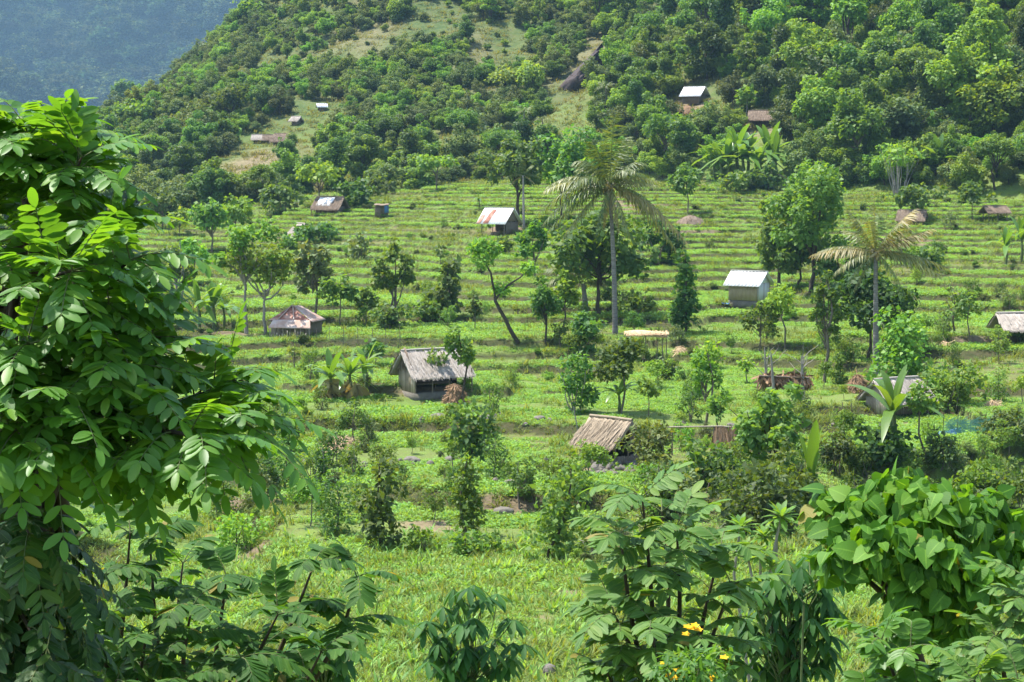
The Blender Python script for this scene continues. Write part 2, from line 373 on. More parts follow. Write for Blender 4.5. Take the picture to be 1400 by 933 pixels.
def ground_mat():
    m, nt, ns, ln = new_mat('terrain_ground')
    out = node(ns, 'ShaderNodeOutputMaterial'); tc = node(ns, 'ShaderNodeTexCoord')
    def noise(s, d=5, r=.6):
        n = node(ns, 'ShaderNodeTexNoise'); n.inputs['Scale'].default_value = s; n.inputs['Detail'].default_value = d; n.inputs['Roughness'].default_value = r
        ln.new(tc.outputs['Object'], n.inputs['Vector']); return n
    def mix(f, a, b):
        x = node(ns, 'ShaderNodeMixRGB'); 
        for k, v in ((0, f), (1, a), (2, b)):
            if isinstance(v, float): x.inputs[k].default_value = v
            elif isinstance(v, tuple): x.inputs[k].default_value = (*v, 1)
            else: ln.new(v, x.inputs[k])
        return x.outputs[0]
    def attr(n):
        a = node(ns, 'ShaderNodeAttribute'); a.attribute_name = n; return a.outputs['Fac']
    n1 = noise(.12, 6); n2 = noise(1.3, 6, .7); n3 = noise(.035, 5)
    f1 = ramp(ns, [(.3, (.085, .13, .025)), (.5, (.11, .18, .03)), (.72, (.16, .20, .045))]); ln.new(n1.outputs[0], f1.inputs[0])
    f2 = ramp(ns, [(.42, (1, 1, 1)), (.56, (0, 0, 0))]); ln.new(n2.outputs[0], f2.inputs[0])
    fieldc = mix(f2.outputs[0], f1.outputs[0], (.095, .105, .04))
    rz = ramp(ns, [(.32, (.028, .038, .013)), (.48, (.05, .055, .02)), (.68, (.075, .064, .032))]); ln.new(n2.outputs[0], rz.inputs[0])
    pl = ramp(ns, [(0, (.15, .115, .06)), (.06, (.14, .135, .05)), (.14, (.13, .175, .045)), (.6, (.10, .17, .035)), (1, (.15, .19, .05))]); ln.new(attr('plot'), pl.inputs[0])
    fieldc = mix(.55, fieldc, pl.outputs[0])
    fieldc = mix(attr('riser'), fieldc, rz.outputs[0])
    h1 = ramp(ns, [(.36, (.045, .08, .026)), (.48, (.065, .10, .032)), (.58, (.09, .12, .042)), (.7, (.125, .11, .06))]); ln.new(n3.outputs[0], h1.inputs[0])
    n4 = noise(.35, 6, .75)
    h2 = ramp(ns, [(.38, (.04, .065, .02)), (.5, (.10, .12, .04)), (.66, (.14, .12, .06))]); ln.new(n4.outputs[0], h2.inputs[0])
    hillc = mix(.5, h1.outputs[0], h2.outputs[0])
    col = mix(attr('hill'), fieldc, hillc)
    so = ramp(ns, [(.35, (.13, .095, .06)), (.6, (.25, .18, .125))]); ln.new(n2.outputs[0], so.inputs[0])
    col = mix(attr('soil'), col, so.outputs[0])
    p = node(ns, 'ShaderNodeBsdfPrincipled'); p.inputs['Roughness'].default_value = .95; p.inputs['Specular IOR Level'].default_value = .1
    ln.new(col, p.inputs['Base Color'])
    nb = noise(4., 6, .7); bp = node(ns, 'ShaderNodeBump'); bp.inputs['Strength'].default_value = .7; bp.inputs['Distance'].default_value = .15
    ln.new(nb.outputs[0], bp.inputs['Height']); ln.new(bp.outputs[0], p.inputs['Normal']); ln.new(p.outputs[0], out.inputs[0])
    return m
terrain = build_terrain()

# the blue mountain across the valley
def build_mountain():
    Ys = np.linspace(1450, 3300, 330); xs = np.linspace(-1300, 700, 400)
    X, Y = np.meshgrid(xs, Ys)
    sp = fbm(X / 340 + 2, Y / 420, 3)
    z = -60 + 14 * fbm(X / 60 + 5, Y / 90, 3) + 480 * ss((Y - 1500 + 260 * sp) / 1500.) + 95 * np.abs(fbm(X / 150 + 7, Y / 330, 4)) + 11 * fbm(X / 34, Y / 34, 3) + 7 * vn(X / 10, Y / 10)
    n = len(xs); i, j = np.meshgrid(np.arange(len(Ys) - 1), np.arange(n - 1), indexing='ij'); a = (i * n + j).ravel()
    o = mk('mountain', [(np.stack([X, Y, z], -1).reshape(-1, 3), np.stack([a, a + 1, a + n + 1, a + n], -1))],
           solid('mountain_forest', (.008, .018, .008), (.026, .044, .018), .05, .95, .0, detail=8))
    o['kind'] = 'structure'
    # forest canopy far off: one mass
    r = np.random.default_rng(5); k = 9000
    x = r.uniform(-900, 150, k); y = r.uniform(1500, 2900, k)
    return o
mountain = build_mountain()

# ------------------------------------------------------------------ scattering of uncountable cover by geometry nodes
def scatter(name, label, cat, P, rot, scl, idx, protos, mats):
    me = bpy.data.meshes.new(name); me.vertices.add(len(P)); me.vertices.foreach_set('co', P.astype(np.float32).ravel())
    for nm, ty, v, key in (('rot', 'FLOAT_VECTOR', rot, 'vector'), ('scl', 'FLOAT_VECTOR', scl, 'vector'), ('idx', 'INT', idx, 'value')):
        a = me.attributes.new(nm, ty, 'POINT'); a.data.foreach_set(key, np.ascontiguousarray(v, np.int32 if ty == 'INT' else np.float32).ravel())
    o = link(name, me); tag(o, label, cat, None, 'stuff')
    g = bpy.data.node_groups.new(name, 'GeometryNodeTree')
    g.interface.new_socket('Geometry', in_out='INPUT', socket_type='NodeSocketGeometry')
    g.interface.new_socket('Geometry', in_out='OUTPUT', socket_type='NodeSocketGeometry')
    ns, ln = g.nodes, g.links
    gi, go = ns.new('NodeGroupInput'), ns.new('NodeGroupOutput'); ip = ns.new('GeometryNodeInstanceOnPoints'); jn = ns.new('GeometryNodeJoinGeometry')
    for p in protos:
        oi = ns.new('GeometryNodeObjectInfo'); oi.inputs['Object'].default_value = p; oi.inputs['As Instance'].default_value = True
        ln.new(oi.outputs['Geometry'], jn.inputs[0])
    ip.inputs['Pick Instance'].default_value = True
    ln.new(gi.outputs[0], ip.inputs['Points']); ln.new(jn.outputs[0], ip.inputs['Instance'])
    for nm, ty, sock in (('rot', 'FLOAT_VECTOR', 'Rotation'), ('scl', 'FLOAT_VECTOR', 'Scale'), ('idx', 'INT', 'Instance Index')):
        na = ns.new('GeometryNodeInputNamedAttribute'); na.data_type = ty; na.inputs['Name'].default_value = nm
        ln.new(na.outputs['Attribute'], ip.inputs[sock])
    ln.new(ip.outputs[0], go.inputs[0])
    md = o.modifiers.new('scatter', 'NODES'); md.node_group = g
    for m_ in mats: me.materials.append(m_)
    return o
def proto(name, geo, mats):
    o = mk(name, geo, mats); C.objects.unlink(o); return o

def tuft(seed, n, h, spread, width, lean, mat):
    r = np.random.default_rng(seed)
    P = np.concatenate([r.normal(0, spread, (n, 2)), np.zeros((n, 1))], 1)
    az = r.uniform(0, 2 * np.pi, n); el = R(90) - np.abs(r.normal(0, lean, n))
    A = np.stack([np.cos(az) * np.cos(el), np.sin(az) * np.cos(el), np.sin(el)], -1)
    N = np.stack([-np.cos(az) * np.sin(el), -np.sin(az) * np.sin(el), np.cos(el)], -1) * -1
    T = BLADE[0].copy(); T[:, 1] *= width; T[:, 2] *= -1
    return stamp(T, BLADE[1], P, A, N, h * r.uniform(.6, 1.15, n)) + (0,)
def herb(seed, n, h, spread, leaf):
    r = np.random.default_rng(seed)
    P = np.concatenate([r.normal(0, spread, (n, 2)), r.uniform(.15, 1, (n, 1)) * h], 1)
    N = unit(r.normal(0, .45, (n, 3)) + Z3); A = unit(np.cross(N, r.normal(0, 1, (n, 3))))
    return stamp(*ROUND, P, A, N, leaf * r.uniform(.6, 1.2, n)) + (0,)

grass_p = [proto('grass_tuft', [tuft(s, 16, .34, .13, 1.0, .5, 0)], M['grass']) for s in (1, 2, 3)]
crop_p = [proto('crop_tuft', [herb(s, 40, .12, .19, .10), tuft(s + 40, 7, .17, .16, 1.0, .55, 0)], M['crop']) for s in (4, 5, 6)]
corn_p = [proto('corn_plant', [tuft(s, 8, .42, .02, 1.5, .62, 0)], M['corn']) for s in (7, 8, 9, 10)]

def field_points(n, y0, y1, pw, r, lim=.30):
    """random points over the fields, denser near the camera"""
    u = r.random(n); y = (y0 ** pw + u * (y1 ** pw - y0 ** pw)) ** (1 / pw)
    x = r.uniform(-lim, lim, n) * y
    return x, y
def soil_mask(x, y):
    k = np.zeros(len(x))
    for px, py, rx, ry, s in SOIL:
        p = hit(px, py); d = np.sqrt(((x - p[0]) / rx) ** 2 + ((y - p[1]) / ry) ** 2)
        k = np.maximum(k, s * (1 - ss((d - .5) / .4)))
    return k
def build_cover():
    r = np.random.default_rng(11)
    # crops on the treads
    x, y = field_points(165000, 42, 256, 1.2, r)
    z, ris, kk, plot = height(x, y, 2)
    keep = (ris < .05) & (r.random(len(x)) < np.clip((plot - .03) * 8, .15, 1)) & (height(x, y + .22, True)[1] < .5) & (kk < .3) & (foot(x, y) < 1) & (r.random(len(x)) > soil_mask(x, y) * 1.1) & (fbm(x / 5, y / 4 + 3, 3) > -.30)
    x, y, z, plot = x[keep], y[keep], z[keep], plot[keep]; n = len(x)
    s = r.uniform(.65, 1.2, n) * (.7 + .6 * ((plot * 7.3) % 1)) * (1 + np.clip((y - 80) / 500, 0, .3)); s = s * np.where(y < 64, .8, 1)
    scatter('field_crop', 'low leafy light green crop covering the terraced fields', 'crop', np.stack([x, y, z - .02], -1), np.stack([r.normal(0, .08, n), r.normal(0, .08, n), r.uniform(0, 6.3, n)], -1),
            np.stack([s, s, s * r.uniform(.7, 1.2, n)], -1), r.integers(0, 3, n), crop_p, [M['crop']])
    # grass: lips and faces of the terraces, and everywhere thinly
    x, y = field_points(190000, 40, 262, 1.2, r)
    z, ris, kk = height(x, y, True)
    lip = np.maximum(height(x, y - .45, True)[1], ris)
    keep = (kk < .5) & (r.random(len(x)) > soil_mask(x, y) * 1.05) & (r.random(len(x)) < np.where(lip > .5, np.where(ris > .5, np.where(y < 96, .6, .2), .85), .05 + .22 * (y < 66) + .3 * (fbm(x / 4, y / 4, 3) > .22)))
    x, y, z, ris = x[keep], y[keep], z[keep], ris[keep]; n = len(x)
    s = r.uniform(.4, 1.0, n) * (1 + np.clip((y - 80) / 400, 0, .4)) * np.where(fbm(x / 3, y / 3, 2) > .25, 1.45, 1)
    scatter('field_grass', 'rough yellowish green grass hanging over the terrace edges', 'grass', np.stack([x, y, z - .02], -1), np.stack([np.where(ris > .5, .5, 0) + r.normal(0, .1, n), r.normal(0, .1, n), r.normal(0, .5, n) + np.where(ris > .5, 0, r.uniform(0, 6.3, n))], -1),
            np.stack([s, s, s], -1), r.integers(0, 3, n), grass_p, [M['grass']])
    # young maize in the nearest field
    x, y = field_points(4300, 38, 67, 1.5, r, .31)
    ok = (fbm(x / 3 + 5, y / 3, 2) > -.42) & (r.random(len(x)) > soil_mask(x, y)); x, y = x[ok], y[ok]; n = len(x)
    s = r.uniform(.65, 1.25, n)
    scatter('maize_field', 'young maize with arching pale green blades in the nearest field', 'maize', np.stack([x, y, height(x, y) - .02], -1), np.stack([r.normal(0, .08, n), r.normal(0, .08, n), r.uniform(0, 6.3, n)], -1),
            np.stack([s, s, s], -1), r.integers(0, 4, n), corn_p, [M['corn']])
build_cover()

# ------------------------------------------------------------------ foliage and trees
def foliage(r, cl, n, leaf, up=.7, T=DIAMOND, mi=0, flat=.85, droop=0.):
    """leaves in clumps: cl = (k,4) centre and radius"""
    cl = np.asarray(cl, float); w = cl[:, 3] ** 2; c = r.choice(len(cl), n, p=w / w.sum())
    D = unit(r.normal(0, 1, (n, 3))); rad = cl[c, 3] * (.45 + .65 * r.random(n) ** .5)
    P = cl[c, :3] + D * rad[:, None] * np.array([1, 1, flat])
    N = unit(D * .65 + Z3 * up + r.normal(0, .45, (n, 3)))
    A = unit(np.cross(N, r.normal(0, 1, (n, 3))) + D * .5 - Z3 * droop)
    return stamp(T[0], T[1], P, A, N, leaf * r.uniform(.65, 1.3, n)) + (mi,)

def clumps(r, k, c, rx, rz, f=.36, ry=None, low=-.6):
    ry = ry or rx
    D = unit(r.normal(0, 1, (k * 4, 3))); D = D[D[:, 2] > low][:k]
    rad = r.uniform(.3, 1.05, len(D)) ** .8
    P = np.asarray(c) + D * rad[:, None] * np.array([rx, ry, rz])
    return np.concatenate([P, (min(rx, rz * 1.2) * f * r.uniform(.5, 1.4, len(D)))[:, None]], 1)

def tree_geo(kind, H, W, leaf, n, seed, bark_r=None):
    """returns (trunk geometry, crown geometry) in local coordinates"""
    r = np.random.default_rng(seed); tr = []; br = bark_r or max(.05, .022 * H)
    def trunk(top, k=7, wob=.05, rad=br, base=(0, 0, -.15)):
        tr.append(bent(base, top, rad, rad * .35, r, k, wob, 7))
    def limbs(cl, start, m, rad):
        for c in cl[np.argsort(-cl[:, 3])][:m]:
            a = np.array([0, 0, start * r.uniform(.75, 1.15)]); tr.append(bent(a, c[:3], rad, rad * .3, r, 5, .08, 5))
    if kind == 'forest':
        cl = np.concatenate([clumps(r, 24, (0, 0, H * .5), W * .40, H * .42, .34, low=-.9), clumps(r, 9, (r.normal(0, .1) * W, 0, H * .7), W * .5, H * .34, .2)]); trunk((0, 0, H * .6)); limbs(cl, H * .35, 7, br * .5)
    elif kind == 'round':
        cl = np.concatenate([clumps(r, 17, (0, 0, H * .62), W * .40, H * .36), clumps(r, 9, (0, 0, H * .62), W * .54, H * .42, .17)]); trunk((0, 0, H * .6)); limbs(cl, H * .35, 9, br * .5)
    elif kind == 'thicket':   # low uneven tangle
        m = 20; a = r.uniform(0, 6.28, m); q = np.sqrt(r.random(m)) * W * .5; hh = H * r.uniform(.12, .9, m) ** 1.3 * (1 - .5 * q / (W * .5))
        cl = np.stack([q * np.cos(a), q * np.sin(a), hh, W * r.uniform(.06, .17, m)], -1)
        for k in range(4): tr.append(bent((cl[k, 0], cl[k, 1], -.1), cl[k, :3], br * .4, br * .2, r, 4, .06, 4))
    elif kind == 'bush':
        cl = np.concatenate([clumps(r, 14, (0, 0, H * .42), W * .40, H * .46, .36, low=-.9), clumps(r, 11, (0, 0, H * .48), W * .54, H * .54, .16, low=-.5)])
        for k in range(5): tr.append(bent((r.normal(0, .1) * W, r.normal(0, .1) * W, -.1), (r.normal(0, .22) * W, r.normal(0, .22) * W, H * .7), br * .6, br * .2, r, 5, .06, 5))
    elif kind == 'column':
        m = 18; zz = np.linspace(.12, .93, m) * H
        cl = np.stack([r.normal(0, .13, m) * W, r.normal(0, .13, m) * W, zz, W * .27 * r.uniform(.6, 1.35, m) * (1 - .35 * np.linspace(0, 1, m))], -1); trunk((0, 0, H * .95), rad=br * .8)
    elif kind == 'fork':      # two leafy lobes on a common stem
        cl = []
        for sx in (-1, 1):
            top = np.array([sx * W * .24, r.normal(0, .1) * W, H * r.uniform(.84, .92)])
            tr.append(bent((0, 0, H * .35), top, br * .7, br * .25, r, 5, .05))
            for t in np.linspace(.1, 1, 9): cl.append([*(np.array([0, 0, H * .3]) * (1 - t) + top * t + r.normal(0, .06 * W, 3)), W * .19 * r.uniform(.7, 1.25)])
        cl = np.array(cl); tr.append(bent((0, 0, -.15), (0, 0, H * .38), br, br * .75, r))
    elif kind == 'sparse':    # thin stems with scattered leaf tufts
        cl = clumps(r, 22, (0, 0, H * .6), W * .42, H * .38, .24); trunk((r.normal(0, .05) * W, 0, H * .9), rad=br * .8); limbs(cl, H * .4, 12, br * .35)
    elif kind == 'tiers':     # separate puffs on a branching trunk
        cl = np.concatenate([clumps(r, 7, (W * x, r.normal(0, .08) * W, H * z), W * q, H * .10, .55) for x, z, q in ((-.22, .52, .2), (.2, .58, .2), (-.05, .82, .24), (.02, .94, .12), (.27, .78, .13), (-.28, .72, .12))])
        for x, z in ((-.22, .5), (.2, .56), (0, .84), (.26, .76)): tr.append(bent((0, 0, H * .22 * r.uniform(.6, 1.4)), (W * x, 0, H * z), br * .6, br * .25, r, 6, .07))
        trunk((0, 0, H * .5))
    elif kind == 'pollard':   # heavy lopped limbs with tufts at their ends
        cl = []
        for k in range(7):
            az = r.uniform(0, 6.3); q = r.uniform(.2, .46) * W; top = np.array([math.cos(az) * q, math.sin(az) * q, H * r.uniform(.68, .98)])
            tr.append(bent((0, 0, H * r.uniform(.38, .52)), top, br * .55, br * .3, r, 6, .09, 6))
            cl += [[*(top + r.normal(0, .07 * W, 3)), W * .11 * r.uniform(.7, 1.4)] for _ in range(4)]
        trunk((0, 0, H * .52), wob=.03); cl = np.array(cl)
    elif kind == 'bentfork':  # leaning trunk dividing in two, tufted tops
        a = np.array([-.14 * W, 0, H * .42]); t1 = np.array([-.30 * W, 0, H * .86]); t2 = np.array([.30 * W, .1, H * .70])
        base = np.array([.2 * W, 0, -.15]); tr.append(bent(base, a, br * 1.1, br * .8, r, 6, .03)); tr.append(bent(a, t1, br * .75, br * .35, r, 6, .05)); tr.append(bent(a, t2, br * .7, br * .3, r, 6, .07))
        cl = np.concatenate([clumps(r, 10, t1 + [0, 0, .04 * H], W * .17, H * .13, .5), clumps(r, 8, t2 + [0, 0, .03 * H], W * .13, H * .10, .5), clumps(r, 6, a + [.1 * W, 0, .1 * H], W * .13, H * .07, .5)])
    elif kind == 'umbrella':
        cl = clumps(r, 26, (0, 0, H * .80), W * .46, H * .16, .5); trunk((0, 0, H * .62)); limbs(cl, H * .45, 10, br * .5)
    elif kind == 'sapling':
        cl = np.concatenate([clumps(r, 9, (0, 0, H * .66), W * .38, H * .28, .40), clumps(r, 8, (0, 0, H * .66), W * .54, H * .36, .17)]); trunk((0, 0, H * .9), rad=br * .7)
    elif kind == 'fan':       # many bare pale stems fanning up
        cl = []
        for k in range(16):
            az = r.uniform(0, 6.3); q = r.uniform(.15, .5) * W; top = np.array([math.cos(az) * q, math.sin(az) * q * .5, H * r.uniform(.75, 1)])
            tr.append(bent((math.cos(az) * .06 * W, 0, -.1), top, br * .5, br * .22, r, 6, .03, 5)); cl.append([*top, W * .10])
        cl = np.array(cl)
    elif kind == 'bare':
        cl = []
        for k in range(9):
            az = r.uniform(0, 6.3); q = r.uniform(.15, .5) * W; top = np.array([math.cos(az) * q, math.sin(az) * q, H * r.uniform(.6, 1)])
            tr.append(bent((0, 0, H * r.uniform(.25, .6)), top, br * .4, br * .1, r, 6, .1, 5)); cl.append([*(top * np.array([.7, .7, .8])), W * .09])
        trunk((0, 0, H * .7)); cl = np.array(cl)
    cr = foliage(r, cl, n, leaf, T=ROUND if leaf > .3 else DIAMOND)
    return [t + (0,) for t in tr], [cr]

def plant_tree(name, kind, px, py, ytop, wpx, label, cat, leafm='mid', bark='bark', leafpx=4.2, dens=1., seed=None, group=None, dmin=20., at_=None, lean=0.):
    base = hit(px, py, dmin) if at_ is None else np.asarray(at_, float)
    ppm = F / base[1]; H = (py - ytop) / ppm; W = wpx / ppm * 1.08
    seed = seed if seed is not None else int(px * 13 + py * 7)
    leaf = leafpx / ppm * 1.45
    area = wpx * (py - ytop) * {'forest': .7, 'round': .6, 'bush': .8, 'column': .7, 'fork': .6, 'sparse': .42, 'tiers': .45, 'pollard': .32, 'bentfork': .3, 'umbrella': .4, 'sapling': .45, 'fan': .12, 'bare': .08}[kind]
    n = int(np.clip(area / leafpx ** 2 * 6.5 * dens, 60, 14000))
    tg, cg = tree_geo(kind, H, W, leaf, n, seed)
    t = thing(name, label, cat, base, group)
    if lean: t.rotation_euler = (0, lean, 0)
    mk('trunk', tg, M[bark], t, smooth=True); mk('crown', cg, M['leaf_' + leafm] if 'leaf_' + leafm in M else M[leafm], t)
    return t
